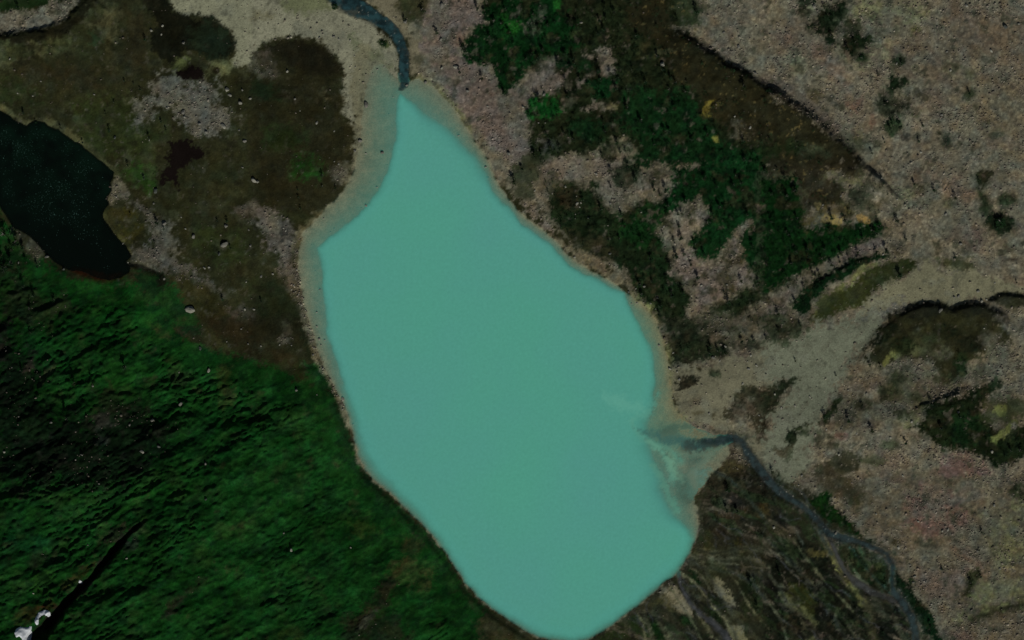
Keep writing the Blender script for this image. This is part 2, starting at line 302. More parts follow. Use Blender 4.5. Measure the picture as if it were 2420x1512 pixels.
poly(A(0,1,(1250,820),(1400,800),(1450,700),(1400,600),(1340,500),(1260,410),(1370,420),(1450,520),(1560,560),(1620,640),(1690,760),(1660,900),(1730,1000),(1850,1080),(2000,1180),(2090,1260),(1900,1160),(1700,1070),(1500,1050),(1380,1035),(1280,970),(1240,910)), (80,76,68), 12, 16, .85, k='s')
poly(A(0,1,(1440,480),(1660,470),(1680,560),(1560,580)), (58,56,40), 10, 10, .8)
poly(A(0,1,(1850,640),(2250,640),(2350,800),(2280,960),(2000,980),(1860,840)), (42,46,25), 14, 14, .8)
poly(A(0,1,(1600,1100),(1720,1080),(2000,1220),(2180,1340),(2200,1530),(1860,1530),(1720,1380)), (46,42,23), 8, 10, .9)
line(A(0,1,(1225,985),(1330,1005),(1440,1050),(1500,1080)), 6, (20,19,13), 3, 3, .9)
poly(A(0,1,(1250,1050),(1440,1050),(1560,1110),(1650,1210),(1690,1310),(1770,1410),(1850,1490),(1880,1560),(1560,1560),(1450,1380),(1340,1250),(1270,1150)), (10,33,16), 7, 9, .9, k='g')
blob(0,1,1530,1150,45,60,(22,18,13),5,7,.9,k='h')
line(A(0,1,(700,1030),(800,1065),(900,1105),(1000,1125),(1130,1095)), 9, (62,30,11), 5, 3, .9)
poly(A(0,1,(150,650),(330,720),(420,880),(330,960),(200,860),(160,760)), (46,46,32), 8, 10, .8, k='s')
poly(A(0,1,(700,1130),(1200,1100),(1340,1250),(1480,1512),(700,1530),(560,1300)), (15,62,19), 16, 16, .8)
poly(A(0,1,(-40,1180),(250,1150),(430,1300),(640,1240),(700,1400),(500,1560),(-40,1560)), (36,40,24), 14, 16, .75, k='s')
poly(A(0,1,(-40,880),(160,820),(250,960),(200,1080),(-40,1120)), (18,30,18), 10, 10, .7, k='b')
poly(A(0,1,(2200,480),(2450,340),(2450,620),(2300,560)), (70,64,56), 10, 12, .7, k='s')
poly(A(0,1,(2150,1440),(2300,1380),(2450,1400),(2450,1560),(2200,1560)), (58,54,46), 10, 12, .8, k='s')
# --- tile 1,1
poly(A(1,1,(-40,-40),(900,-40),(880,140),(860,200),(760,340),(650,490),(520,540),(300,520),(100,440),(-40,360)), (38,34,21), 10, 10, .9, k='h')
blob(1,1,480,60,160,120,(20,50,17),16,14,.8)
poly(A(1,1,(720,60),(860,20),(900,120),(800,240),(720,180)), (56,52,44), 10, 10, .8, k='s')
poly(A(1,1,(-30,470),(100,470),(230,520),(340,560),(400,620),(430,700),(400,780),(370,850),(390,920),(340,1000),(300,1090),(230,900),(150,800),(80,720),(20,620)), (84,79,71), 11, 15, .88, k='s')
poly(A(1,1,(190,640),(260,610),(350,680),(330,740),(240,760),(190,720)), (38,40,37), 5, 9, .9, k='s')
poly(A(1,1,(200,1040),(420,1000),(440,1130),(470,1300),(500,1400),(560,1540),(420,1540),(380,1330),(280,1200),(220,1120)), (76,70,56), 7, 11, .9, k='s')
poly(A(1,1,(-30,1160),(260,1120),(300,1260),(410,1400),(450,1540),(-30,1540)), (33,36,22), 8, 10, .9, k='h')
line(A(1,1,(640,500),(540,575),(440,660),(400,770),(375,860),(395,960)), 12, (84,76,60), 7, 6, .8)
# --- tile 2,1
poly(A(2,1,(230,100),(350,-30),(700,-30),(1100,-30),(1090,60),(960,90),(940,180),(970,260),(1180,260),(1250,180),(1350,130),(1560,130),(1540,190),(1400,230),(1300,290),(1200,360),(1080,420),(960,500),(880,480),(820,400),(800,270),(850,180),(750,170),(640,200),(500,200),(420,300),(320,380),(270,520),(360,600),(420,700),(330,660),(200,560),(60,440),(-20,350),(100,340),(200,400),(220,300)), (93,85,74), 6, 11, k='s')
poly(A(2,1,(20,60),(120,-40),(330,-30),(230,110),(210,300),(180,380),(20,350)), (44,46,33), 8, 10, .9, k='h')
poly(A(2,1,(300,400),(450,250),(550,200),(700,260),(790,180),(800,300),(830,400),(880,480),(1000,500),(1100,440),(1200,370),(1480,380),(1500,520),(1350,640),(1420,720),(1480,850),(1500,1000),(1480,1080),(1600,1150),(1720,1270),(1700,1350),(1650,1540),(1380,1540),(1220,1320),(1120,1180),(1000,1000),(800,900),(600,800),(480,680),(360,540)), (29,37,22), 8, 10, k='b')
poly(A(2,1,(400,320),(640,240),(620,420),(420,440)), (42,33,23), 12, 10, .8)
poly(A(2,1,(1060,460),(1450,420),(1400,620),(1420,760),(1300,860),(1060,760),(1000,600)), (17,44,19), 14, 14, .8, k='b')
poly(A(2,1,(1000,980),(1400,900),(1480,1040),(1600,1160),(1400,1180),(1150,1120)), (22,36,20), 14, 12, .8, k='b')
poly(A(2,1,(500,660),(800,700),(1020,860),(960,960),(700,840),(560,760)), (46,40,28), 12, 12, .7)
poly(A(2,1,(1560,100),(2000,-40),(2460,-40),(2460,1200),(2300,1190),(2290,1050),(2180,900),(2130,750),(2270,570),(2240,560),(2100,690),(2040,780),(1980,900),(1880,960),(1740,900),(1690,780),(1800,620),(1860,520),(1790,370),(1640,420),(1500,480),(1480,380),(1540,250)), (16,41,20), 7, 12, k='b')
poly(A(2,1,(960,110),(1080,60),(1200,90),(1180,230),(1060,250),(980,200)), (22,32,20), 6, 9, .9, k='b')
poly(A(2,1,(1480,560),(1600,560),(1720,480),(1790,380),(1850,540),(1800,600),(1680,660),(1650,750),(1560,760),(1480,680)), (92,84,74), 5, 10, .95, k='s')
poly(A(2,1,(1320,680),(1400,620),(1440,680),(1370,720)), (92,82,66), 5, 7, .9, k='s')
poly(A(2,1,(1490,1090),(1500,1000),(1520,900),(1560,840),(1680,850),(1700,900),(1760,980),(1900,980),(2000,880),(2060,780),(2120,720),(2160,900),(2220,1000),(2290,1090),(2260,1160),(2150,1200),(2050,1300),(1900,1380),(1780,1450),(1680,1540),(1640,1460),(1720,1340),(1720,1280),(1600,1150)), (96,86,77), 5, 10, k='s')
poly(A(2,1,(1420,740),(1520,740),(1560,840),(1440,860)), (60,64,52), 8, 9, .8, k='s')
poly(A(2,1,(2080,700),(2240,560),(2280,590),(2160,720)), (86,78,68), 4, 7, .9, k='s')
poly(A(2,1,(1680,1540),(1900,1390),(2060,1300),(2330,1180),(2460,1200),(2460,1330),(2250,1380),(2160,1480),(2080,1540)), (32,38,23), 8, 11, .95, k='b')
poly(A(2,1,(2150,1450),(2300,1360),(2460,1330),(2460,1540),(2150,1540)), (84,78,66), 8, 10, .9, k='s')
poly(A(2,1,(320,680),(430,700),(500,760),(650,870),(900,980),(1060,1080),(1130,1190),(1040,1220),(850,1110),(700,1020),(560,920),(400,790)), (88,80,62), 6, 8, .95, k='s')
poly(A(2,1,(1080,1270),(1180,1290),(1300,1400),(1400,1540),(1080,1540)), (100,94,68), 10, 8, .9)
# --- tile 3,1
poly(A(3,1,(-40,-40),(850,-40),(890,120),(840,190),(720,160),(560,110),(560,170),(680,220),(760,280),(700,420),(420,480),(320,640),(-40,640)), (37,33,23), 8, 11, .95, k='h')
poly(A(3,1,(540,150),(600,115),(750,160),(890,185),(900,260),(760,240),(650,195)), (88,82,63), 6, 7, .9)
poly(A(3,1,(-40,180),(200,180),(300,350),(330,500),(300,640),(500,600),(800,610),(1000,585),(1090,640),(1000,740),(800,820),(600,920),(480,1000),(300,1080),(100,1200),(-40,1270)), (15,38,16), 8, 12, k='b')
poly(A(3,1,(340,560),(420,500),(560,430),(720,420),(740,520),(560,520),(430,600),(360,650)), (70,60,40), 8, 9, .8, k='h')
poly(A(3,1,(455,600),(500,540),(560,500),(605,515),(700,545),(705,615),(620,590),(560,580)), (128,110,66), 4, 5, .95, k='d')
poly(A(3,1,(820,530),(880,500),(945,540),(965,605),(900,575),(850,560)), (136,107,60), 4, 5, .95, k='d')
blob(3,1,470,430,30,30,(118,96,64),4,6,.9); blob(3,1,760,450,35,60,(86,76,46),6,8,.7)
poly(A(3,1,(740,260),(900,280),(950,420),(860,480),(760,400)), (34,40,30), 8, 10, .8, k='b')
poly(A(3,1,(-40,1310),(150,1170),(350,1050),(520,970),(700,880),(850,800),(1050,720),(1140,770),(1110,860),(1000,920),(850,930),(700,1000),(560,1060),(430,1140),(330,1230),(240,1330),(170,1420),(210,1540),(-40,1540)), (88,78,70), 5, 9, k='s')
poly(A(3,1,(1080,895),(1135,905),(950,975),(800,1065),(600,1145),(480,1245),(425,1335),(400,1425),(320,1455),(245,1400),(330,1275),(450,1145),(560,1075),(750,995),(900,935)), (15,34,18), 4, 8, k='b')
poly(A(3,1,(400,1540),(440,1400),(520,1300),(620,1200),(780,1180),(850,1080),(1000,980),(1200,945),(1400,890),(1490,930),(1410,1050),(1250,1130),(1100,1180),(1000,1270),(920,1380),(740,1410),(600,1500),(500,1540)), (47,47,25), 6, 9, k='h')
poly(A(3,1,(1100,1000),(1420,920),(1400,1040),(1200,1130),(1000,1240),(960,1160)), (34,40,24), 12, 11, .8)
line(A(3,1,(790,1165),(805,1100),(870,1045),(980,995),(1060,970)), [6,6,7,7,4], (98,94,68), 3, 3, .95)
line(A(3,1,(455,1420),(520,1320),(620,1240),(700,1200)), 7, (82,79,53), 5, 6, .8)
poly(A(3,1,(1130,780),(1300,760),(1320,860),(1250,900),(1150,900)), (50,48,38), 8, 10, .85, k='s')
poly(A(3,1,(1600,960),(1780,920),(1940,960),(1960,1040),(1850,1070),(1700,1040)), (48,49,30), 8, 10, .9, k='h')
poly(A(3,1,(1780,830),(1900,820),(1980,860),(1850,900)), (56,52,40), 7, 9, .8)
poly(A(3,1,(1000,1270),(1250,1130),(1480,950),(1600,1040),(1950,1060),(2150,1100),(2460,1200),(2460,1260),(2180,1260),(2050,1330),(1900,1340),(1700,1390),(1560,1345),(1350,1370),(1080,1512),(760,1540),(920,1400)), (101,96,77), 8, 10, k='d')
poly(A(3,1,(1280,160),(1500,100),(1800,180),(1950,300),(1900,420),(1600,300),(1400,260)), (90,76,64), 16, 16, .7, k='s')
poly(A(3,1,(1180,250),(1380,300),(1340,400),(1220,340)), (84,84,68), 10, 10, .7)
blob(3,1,1460,260,70,60,(50,48,34),8,9,.8); blob(3,1,1500,400,60,40,(62,58,44),8,9,.8); blob(3,1,1720,410,80,40,(62,62,48),8,10,.8)
poly(A(3,1,(1960,140),(2080,80),(2130,120),(2090,220),(2000,240)), (30,36,22), 6, 8, .95, k='b')
poly(A(3,1,(2010,330),(2080,360),(2090,470),(2080,540),(2010,480)), (34,42,27), 7, 9, .9, k='b')
blob(3,1,2270,375,90,50,(34,42,28),7,10,.9,k='b'); blob(3,1,2190,590,140,75,(18,30,17),6,8,.95,k='b',rot=.15)
blob(3,1,2280,830,60,40,(58,56,40),8,9,.8); blob(3,1,2290,940,75,14,(46,38,28),4,4,.85)
poly(A(3,1,(1850,700),(2000,680),(2080,760),(1960,830),(1820,790)), (72,60,54), 9, 12, .8, k='s')
poly(A(3,1,(780,1560),(850,1480),(1050,1420),(1200,1330),(1320,1360),(1280,1480),(1100,1560)), (78,78,74), 7, 11, .85, k='s')
poly(A(3,1,(1080,1560),(1200,1480),(1350,1375),(1450,1338),(1560,1348),(1650,1368),(1720,1400),(1800,1370),(1900,1338),(2020,1338),(2100,1378),(2230,1428),(2330,1512),(2330,1580)), (34,33,25), 5, 6, k='h')
poly(A(3,1,(2080,1320),(2200,1262),(2460,1262),(2460,1400),(2250,1400)), (38,37,27), 5, 6, .95, k='h')
line(A(3,1,(2120,1390),(2240,1435),(2350,1520))+A(3,2,(2419,60)), 6, (86,80,68), 4, 5, .85, k='s')
# --- tile 0,2
poly(A(0,2,(-80,-60),(230,-60),(160,220),(300,380),(410,600),(370,800),(600,850),(900,950),(1000,880),(1300,750),(1450,930),(1700,1000),(1500,1300),(1200,1560),(-80,1560)), (12,17,12), 22, 22, .9, k='s')
poly(A(0,2,(-80,-60),(160,-60),(100,200),(60,420),(-80,460)), (30,28,23), 12, 14, .85, k='s')
poly(A(0,2,(880,640),(1300,640),(1330,800),(1000,1000),(880,900)), (30,28,19), 18, 16, .7)
poly(A(0,2,(1890,90),(2020,100),(2160,240),(2120,300),(1960,220)), (60,56,34), 10, 12, .8)
poly(A(0,2,(2100,420),(2200,440),(2180,800),(2100,820),(2060,600)), (46,50,25), 14, 12, .8)
poly(A(0,2,(1430,60),(1560,90),(1660,170),(1520,180)), (50,50,30), 9, 10, .8)
poly(A(0,2,(1600,320),(1760,560),(1720,640),(1580,540)), (38,40,23), 12, 12, .7)
poly(A(0,2,(1560,20),(1800,-40),(1920,80),(1920,180),(1700,150)), (10,34,15), 12, 11, .9)
blob(0,2,1200,580,280,80,(17,66,19),18,16,.7); blob(0,2,1100,130,300,120,(15,60,19),20,18,.7); blob(0,2,2150,1100,300,130,(13,56,18),24,18,.7)
poly(A(0,2,(200,480),(300,380),(330,420),(250,520)), (50,46,40), 8, 9, .7, k='s'); blob(0,2,1000,960,90,60,(48,47,40),8,10,.7,k='s'); blob(0,2,960,1110,60,60,(46,50,44),6,9,.7,k='s')
line(A(0,2,(510,420),(430,540),(380,640)), 4, (52,54,36), 3, 4, .8); line(A(0,2,(2020,250),(2060,150),(2050,20)), 6, (48,44,28), 6, 6, .7)
poly(A(0,2,(1880,-40),(2460,-40),(2460,360),(2300,260),(2100,180),(1960,60)), (40,32,20), 12, 12, .85, k='h')
# --- tile 1,2
poly(A(1,2,(-40,-40),(480,-40),(490,200),(420,260),(200,230),(-40,180)), (34,32,21), 10, 12, .9, k='h')
poly(A(1,2,(80,260),(230,250),(430,480),(460,560),(330,560),(180,430)), (42,36,23), 10, 12, .85, k='h')
blob(1,2,290,80,30,80,(60,52,44),6,7,.8); blob(1,2,270,190,60,40,(56,54,46),6,9,.8,k='s')
poly(A(1,2,(430,60),(520,300),(560,450),(690,560),(770,750),(870,1000),(915,1150),(975,1350),(1150,1540),(1030,1540),(900,1350),(830,1150),(760,950),(660,750),(560,560),(480,400)), (17,29,20), 9, 9, .6)
blob(1,2,400,900,240,180,(21,46,18),24,18,.7); blob(1,2,300,1300,300,120,(14,50,19),24,18,.7)
line(A(1,2,(480,-40),(520,100),(560,250),(600,380),(680,500),(750,620),(800,780),(870,930),(930,1060),(960,1200),(990,1330),(1080,1420),(1200,1520))+A(1,3,(1300,120),(1420,260),(1560,380),(1700,520),(1830,680),(1930,840),(2030,1010),(2130,1130),(2260,1230),(2419,1330)),
 [14,12,11,10,9,8,8,8,8,6,5,5,5,5,5,5,4,4,4,4,4,4,5], (98,88,75), 5, 5, .8)
# --- tile 2,2
poly(A(2,2,(1380,-40),(1960,-40),(2120,150),(2010,350),(1800,410),(1560,440),(1490,420),(1560,330),(1490,200)), (40,42,31), 7, 11, k='b')
poly(A(2,2,(1680,-40),(2460,-60),(2460,150),(2100,230),(1900,200),(1800,110)), (66,62,48), 14, 16, .85, k='s')
blob(2,2,1680,260,160,80,(34,40,26),12,12,.8,k='b'); blob(2,2,2250,250,170,60,(30,34,24),12,12,.85,k='b'); blob(2,2,1980,330,90,50,(26,34,22),8,9,.85,k='b')
poly(A(2,2,(1470,420),(1600,425),(1880,400),(2000,350),(2200,330),(2460,280),(2460,650),(2250,680),(2100,750),(2000,900),(2050,1000),(2300,1100),(2460,1200),(2460,1420),(2240,1290),(2190,1150),(2080,1065),(1900,1000),(1650,970),(1540,800),(1470,650)), (98,93,76), 9, 12, k='d')
poly(A(2,2,(1480,360),(1560,350),(1600,430),(1500,440)), (34,32,25), 5, 8, .9)
poly(A(2,2,(1545,590),(1680,520),(1790,540),(1760,600),(1660,660),(1570,685)), (40,37,29), 4, 8, k='b'); blob(2,2,1910,510,50,40,(42,46,34),5,7,.9,k='b')
poly(A(2,2,(2005,915),(2100,750),(2200,650),(2350,640),(2460,680),(2460,1040),(2330,1180),(2290,1000),(2200,880),(2080,945)), (45,41,30), 6, 11, .95, k='b')
poly(A(2,2,(2080,820),(2260,780),(2300,900),(2200,890),(2100,930)), (74,66,54), 9, 11, .75, k='s')
poly(A(2,2,(1650,880),(1760,860),(1940,870),(1900,920),(1760,910)), (70,62,48), 6, 7, .8); blob(2,2,1740,770,90,50,(84,78,62),8,10,.7,k='s')
poly(A(2,2,(1850,180),(2050,60),(2080,100),(1900,230)), (78,72,60), 8, 10, .7, k='s')
poly(A(2,2,(1350,280),(1480,240),(1500,440),(1480,700),(1560,860),(1680,960),(1600,1000),(1400,960),(1300,900),(1360,600)), (102,97,72), 10, 8, .95)
# --- tile 3,2
poly(A(3,2,(-40,180),(300,110),(500,50),(900,-40),(1140,-40),(1060,120),(900,290),(800,420),(720,580),(620,740),(530,900),(480,1010),(420,1250),(300,1540),(100,1520),(-40,1420),(-40,900),(200,650),(-40,520)), (94,94,79), 14, 20, k='d')
poly(A(3,2,(-40,-40),(360,-40),(380,60),(300,150),(180,190),(-40,200)), (38,42,29), 8, 12, .9, k='b')
poly(A(3,2,(1140,-40),(2100,-40),(2330,150),(2100,250),(1900,400),(1850,560),(1700,600),(1500,400),(1300,380),(1100,430),(1000,410),(850,380),(950,260),(1060,120)), (40,38,25), 8, 12, k='h')
poly(A(3,2,(1140,-60),(1250,-40),(1220,80),(1100,200),(960,290),(860,400),(930,270),(1060,120)), (24,26,16), 6, 7, .85, k='b')
poly(A(3,2,(1280,380),(1500,400),(1700,600),(1850,560),(1850,700),(1650,760),(1440,830),(1200,860),(1080,780),(1100,560)), (68,66,50), 12, 16, .9, k='s')
poly(A(3,2,(780,470),(1100,470),(1110,620),(900,710),(700,720),(740,560)), (80,72,59), 9, 12, .9, k='s')
poly(A(3,2,(640,740),(900,700),(1100,800),(1100,980),(960,1060),(740,1000),(560,1010)), (62,58,44), 14, 16, .8, k='s')
poly(A(3,2,(1440,830),(1650,780),(1800,700),(1950,620),(2150,550),(2210,650),(2060,750),(2010,900),(2250,1110),(2460,940),(2460,1260),(2300,1385),(2150,1385),(2000,1290),(1850,1240),(1600,1180),(1550,1100),(1340,1015),(1500,900)), (25,31,17), 7, 12, k='b')
poly(A(3,2,(1700,900),(1950,880),(2050,1080),(1900,1200),(1750,1150)), (18,36,18), 12, 12, .8, k='b')
poly(A(3,2,(2050,740),(2300,700),(2460,780),(2460,900),(2250,1060),(2050,940)), (48,48,30), 12, 14, .85, k='h')
poly(A(3,2,(480,985),(560,850),(620,780),(690,730),(610,880),(540,1015)), (32,35,22), 4, 7, k='b'); poly(A(3,2,(165,1165),(200,1060),(300,990),(370,975),(290,1080),(255,1165)), (32,36,25), 4, 7, k='b')
poly(A(3,2,(60,640),(150,545),(265,550),(215,640),(135,750),(60,850),(-40,900),(-40,720)), (38,39,28), 5, 9, k='b'); poly(A(3,2,(80,1220),(230,1180),(250,1260),(160,1330),(90,1290)), (52,48,35), 6, 9, .85, k='b')
blob(3,2,2205,855,65,50,(94,92,58),6,8,.9); line(A(3,2,(2330,945),(2230,1060),(2140,1150)), 5, (90,86,54), 3, 5, .9); blob(3,2,1200,310,55,42,(92,88,58),5,7,.9); line(A(3,2,(1130,360),(1110,420)), 5, (86,80,50), 3, 4, .85)
poly(A(3,2,(1480,1560),(1600,1400),(1750,1300),(1900,1270),(2000,1350),(2110,1450),(2060,1560)), (92,74,68), 9, 13, .9, k='s'); blob(3,2,690,1090,80,35,(86,66,60),7,9,.8,k='s')
poly(A(3,2,(440,1360),(700,1240),(900,1260),(800,1400),(650,1540),(360,1540)), (44,40,29), 8, 12, .9, k='h')
poly(A(3,2,(2120,-40),(2460,-40),(2460,160),(2300,110)), (60,58,54), 8, 11, .8, k='s'); poly(A(3,2,(1880,400),(2080,420),(2200,560),(1960,600),(1850,540)), (66,66,52), 10, 12, .8, k='s')
poly(A(3,2,(1350,840),(1440,860),(1430,960),(1180,1010),(1100,960),(1250,910)), (90,84,66), 7, 9, .85)
# --- tile 0,3 / 1,3
poly(A(0,3,(540,1010),(720,860),(880,780),(900,820),(760,960),(620,1080)), (46,38,21), 7, 9, .85); poly(A(0,3,(140,1280),(300,1180),(460,1170),(440,1240),(330,1300),(240,1380),(150,1360)), (42,36,17), 6, 8, .85); poly(A(0,3,(380,1190),(480,1120),(570,1190),(540,1260),(440,1230)), (46,24,16), 6, 7, .8)
poly(A(0,3,(1040,440),(1180,420),(1200,470),(1080,590),(1010,620)), (46,42,32), 6, 9, .8, k='s'); poly(A(0,3,(1180,600),(1300,560),(1300,660),(1200,700)), (40,42,34), 6, 8, .8, k='s')
poly(A(0,3,(1890,920),(1960,940),(1800,1120),(1620,1280),(1450,1370),(1560,1220),(1700,1060)), (37,33,24), 9, 11, .85, k='s'); poly(A(0,3,(280,700),(370,640),(440,720),(360,840),(260,900)), (34,38,26), 8, 9, .7, k='s')
poly(A(0,3,(1260,490),(1380,450),(1400,490),(1300,530)), (52,62,40), 6, 7, .8); blob(0,3,150,110,80,50,(40,38,31),8,9,.8,k='s')
blob(0,3,1560,90,350,80,(17,62,17),20,16,.7); blob(0,3,1500,960,320,130,(15,58,17),22,16,.7); blob(0,3,2100,1100,250,200,(15,58,18),22,16,.7); blob(0,3,560,150,200,70,(22,42,19),16,14,.7); blob(0,3,400,960,120,120,(26,52,16),16,12,.7)
blob(0,3,200,600,260,80,(12,44,24),18,14,.7)
poly(A(1,3,(860,380),(1100,360),(1160,480),(1000,560),(860,500)), (42,50,22), 14, 13, .75); poly(A(1,3,(1240,800),(1420,760),(1640,880),(1640,1000),(1480,980),(1300,980)), (56,50,30), 12, 13, .8)
poly(A(1,3,(1180,960),(1330,980),(1280,1150),(1120,1280),(1000,1380),(860,1420),(1000,1260),(1120,1120)), (44,39,27), 10, 12, .85, k='s'); poly(A(1,3,(820,1320),(1200,1250),(1350,1330),(1400,1540),(820,1540)), (34,34,23), 14, 14, .8, k='s')
line(A(1,3,(1130,1240),(1060,1310),(1000,1380)), 6, (62,60,52), 4, 5, .7); blob(1,3,1480,620,120,70,(52,46,30),12,12,.7); blob(1,3,700,700,200,60,(11,44,17),18,14,.7); blob(1,3,300,1300,240,100,(14,48,19),18,14,.7); blob(1,3,320,1460,160,70,(40,48,20),12,12,.7)
poly(A(1,3,(2120,1300),(2300,1260),(2460,1380),(2460,1540),(2100,1540)), (58,50,36), 10, 12, .85, k='h')
poly(A(1,3,(960,-40),(1130,-40),(1280,140),(1400,290),(1540,400),(1680,540),(1800,700),(1910,860),(2010,1030),(2110,1150),(2250,1250),(2420,1350),(2420,1400),(2230,1330),(2060,1230),(1930,1060),(1800,860),(1660,660),(1500,480),(1330,330),(1150,170)), (25,34,22), 9, 8, .6)
# --- tile 2,3
poly(A(2,3,(-40,1300),(60,1340),(180,1430),(330,1540),(-40,1560)), (54,48,32), 6, 8, .9, k='h')
TAN = (112,102,79)
poly(A(2,3,(1380,1050),(1490,955),(1570,990),(1640,1110),(1705,1220),(1715,1300),(1600,1245),(1480,1180),(1400,1120)), TAN, 4, 6, .95, k='d'); poly(A(2,3,(1360,1080),(1440,1080),(1560,1180),(1540,1230),(1400,1190),(1300,1180)), (62,56,36), 7, 8, .8)
poly(A(2,3,(1900,980),(1950,915),(2000,980),(2080,1100),(2125,1190),(2020,1205),(1930,1080)), (106,99,74), 5, 7, .95, k='d'); poly(A(2,3,(2040,1400),(2180,1370),(2230,1540),(2080,1540)), (104,99,74), 5, 7, .95, k='d')
for q in (((1810,620),(1860,660),(1960,700),(1880,735),(1830,690)), ((2225,735),(2330,745),(2419,840),(2350,800)), ((1715,735),(1760,750),(1850,820),(1790,800)), ((2120,640),(2185,680),(2160,680)), ((1890,790),(1950,770),(2080,810),(1960,815)), ((2320,860),(2419,900),(2419,990),(2340,920)), ((1740,1200),(1780,1230),(1960,1380),(1900,1350))):
    poly(A(2,3,*q), (92,84,70), 4, 6, .85)
poly(A(2,3,(700,1540),(950,1350),(1190,1250),(1215,1400),(1180,1540)), (34,44,21), 6, 9, .9, k='h'); poly(A(2,3,(1240,1330),(1380,1310),(1460,1480),(1380,1540),(1260,1440)), (18,40,16), 7, 9, .9, k='b'); poly(A(2,3,(1670,850),(1790,850),(1800,980),(1720,1010)), (15,36,18), 7, 9, .9, k='b')
poly(A(2,3,(1780,1080),(1960,1100),(2020,1300),(1960,1400),(1820,1250)), (28,38,20), 9, 11, .85, k='b'); poly(A(2,3,(2080,850),(2300,900),(2360,1200),(2240,1330),(2130,1050)), (30,34,20), 10, 12, .85, k='b'); poly(A(2,3,(1550,1280),(1740,1330),(1900,1540),(1620,1540)), (34,34,26), 9, 11, .85, k='b'); blob(2,3,1640,1330,60,40,(16,38,18),7,9,.8)
poly(A(2,3,(1900,-60),(2460,-60),(2460,620),(2150,600),(1900,560),(1780,440),(1850,200)), (40,36,29), 14, 16, .9, k='b'); blob(2,3,2100,300,180,60,(50,42,26),12,12,.7); blob(2,3,2080,240,110,90,(32,32,32),10,12,.7); blob(2,3,1850,580,70,120,(58,54,32),10,11,.6); blob(2,3,2130,590,30,50,(62,56,28),7,8,.7); blob(2,3,2350,300,60,90,(58,46,24),9,10,.7)
line(A(2,3,(700,1512),(900,1390),(1190,1210),(1400,1060),(1560,880),(1680,760),(1760,620),(1800,520)), 9, (46,43,33), 5, 6, .85)
poly(A(2,2,(1900,1340),(2100,1280),(2200,1400),(2419,1512),(2419,1560),(1820,1560),(1780,1500)), (44,40,30), 8, 11, .9, k='b'); blob(2,2,1850,1270,110,60,(90,86,62),8,9,.85); blob(2,2,2080,1250,60,50,(44,38,31),6,8,.9); blob(2,2,2050,1400,120,60,(62,56,38),9,11,.7)
# --- tile 3,3
poly(A(3,3,(300,-40),(600,100),(660,250),(860,400),(1010,560),(1170,700),(1210,800),(1300,890),(1400,1040),(1550,1200),(1610,1400),(1760,1560),(2460,1560),(2460,-40)), (86,78,63), 6, 9, k='s')
poly(A(3,3,(300,-40),(700,-40),(900,60),(960,200),(800,260),(600,120)), (46,42,30), 12, 14, .85, k='h')
poly(A(3,3,(1300,150),(1500,60),(1800,120),(1900,420),(1780,520),(1500,520),(1340,400)), (88,69,62), 14, 16, .85, k='s'); poly(A(3,3,(2050,380),(2460,160),(2460,760),(2200,860),(2060,700)), (90,87,66), 18, 18, .7); poly(A(3,3,(1700,600),(2000,620),(2060,900),(1800,880)), (88,72,62), 16, 16, .7, k='s')
poly(A(3,3,(1880,1310),(2080,1200),(2460,1120),(2460,1190),(2200,1260),(1960,1350)), (38,38,24), 7, 9, .9, k='b'); poly(A(3,3,(1840,1100),(1890,900),(1960,840),(2010,870),(1970,980),(1900,1100)), (38,40,23), 5, 8, .9, k='b'); poly(A(3,3,(1950,1010),(2020,940),(2060,1030),(1980,1100)), (98,95,74), 6, 6, .85, k='d')
poly(A(3,3,(1700,1400),(2000,1000),(2400,900),(2460,1080),(2100,1180),(1850,1290),(1760,1440)), (90,86,64), 16, 15, .75); blob(3,3,2360,100,70,60,(28,34,20),8,9,.9,k='b'); blob(3,3,1210,590,45,40,(46,40,24),6,7,.85); blob(3,3,2350,850,110,60,(96,82,64),12,12,.6)
poly(A(3,3,(1420,780),(1800,860),(1860,1000),(1700,1160),(1560,1180),(1420,980)), (84,76,68), 12, 14, .8, k='s'); poly(A(3,3,(1600,1440),(1800,1380),(2000,1540),(1700,1560)), (82,70,64), 10, 12, .8, k='s')
poly(A(3,3,(340,190),(560,140),(650,290),(800,410),(1010,610),(980,640),(880,590),(700,440),(500,360)), (15,37,12), 5, 8, k='b'); poly(A(3,3,(1190,880),(1330,950),(1400,1100),(1510,1200),(1600,1420),(1660,1560),(1470,1560),(1400,1300),(1250,1100),(1190,1000)), (15,32,18), 5, 8, k='b')
poly(A(3,3,(620,560),(800,590),(900,640),(1100,760),(1150,1050),(1000,1060),(860,960),(720,820)), (27,39,23), 7, 11, .95, k='b'); blob(3,3,1040,800,50,60,(62,64,44),7,9,.7); blob(3,3,950,790,40,60,(56,62,40),7,9,.6); blob(3,3,1000,720,90,50,(58,54,50),8,10,.7)
poly(A(3,3,(-40,640),(300,560),(560,640),(640,860),(800,1080),(900,1200),(960,1540),(-40,1540)), (25,26,19), 10, 12, .95, k='b'); blob(3,3,250,440,120,120,(40,36,29),10,12,.8); blob(3,3,150,380,90,60,(20,22,17),8,10,.9,k='b'); blob(3,3,1160,1380,180,160,(20,23,19),10,10,.9,k='b')
line(A(3,3,(560,610),(600,680),(640,760),(720,910),(830,1050),(900,1160)), [8,10,9,9,8,10], (98,91,62), 4, 4, .95); line(A(3,3,(400,690),(520,700),(600,680)), 6, (74,66,42), 5, 6, .8)
poly(A(3,3,(130,1080),(200,980),(340,960),(460,1100),(470,1240),(440,1360),(330,1250),(200,1180)), (46,46,24), 6, 8, .95, k='h'); line(A(3,3,(130,1080),(210,1190),(330,1260),(450,1360)), [6,9,10,6], (84,81,60), 4, 5, .9)
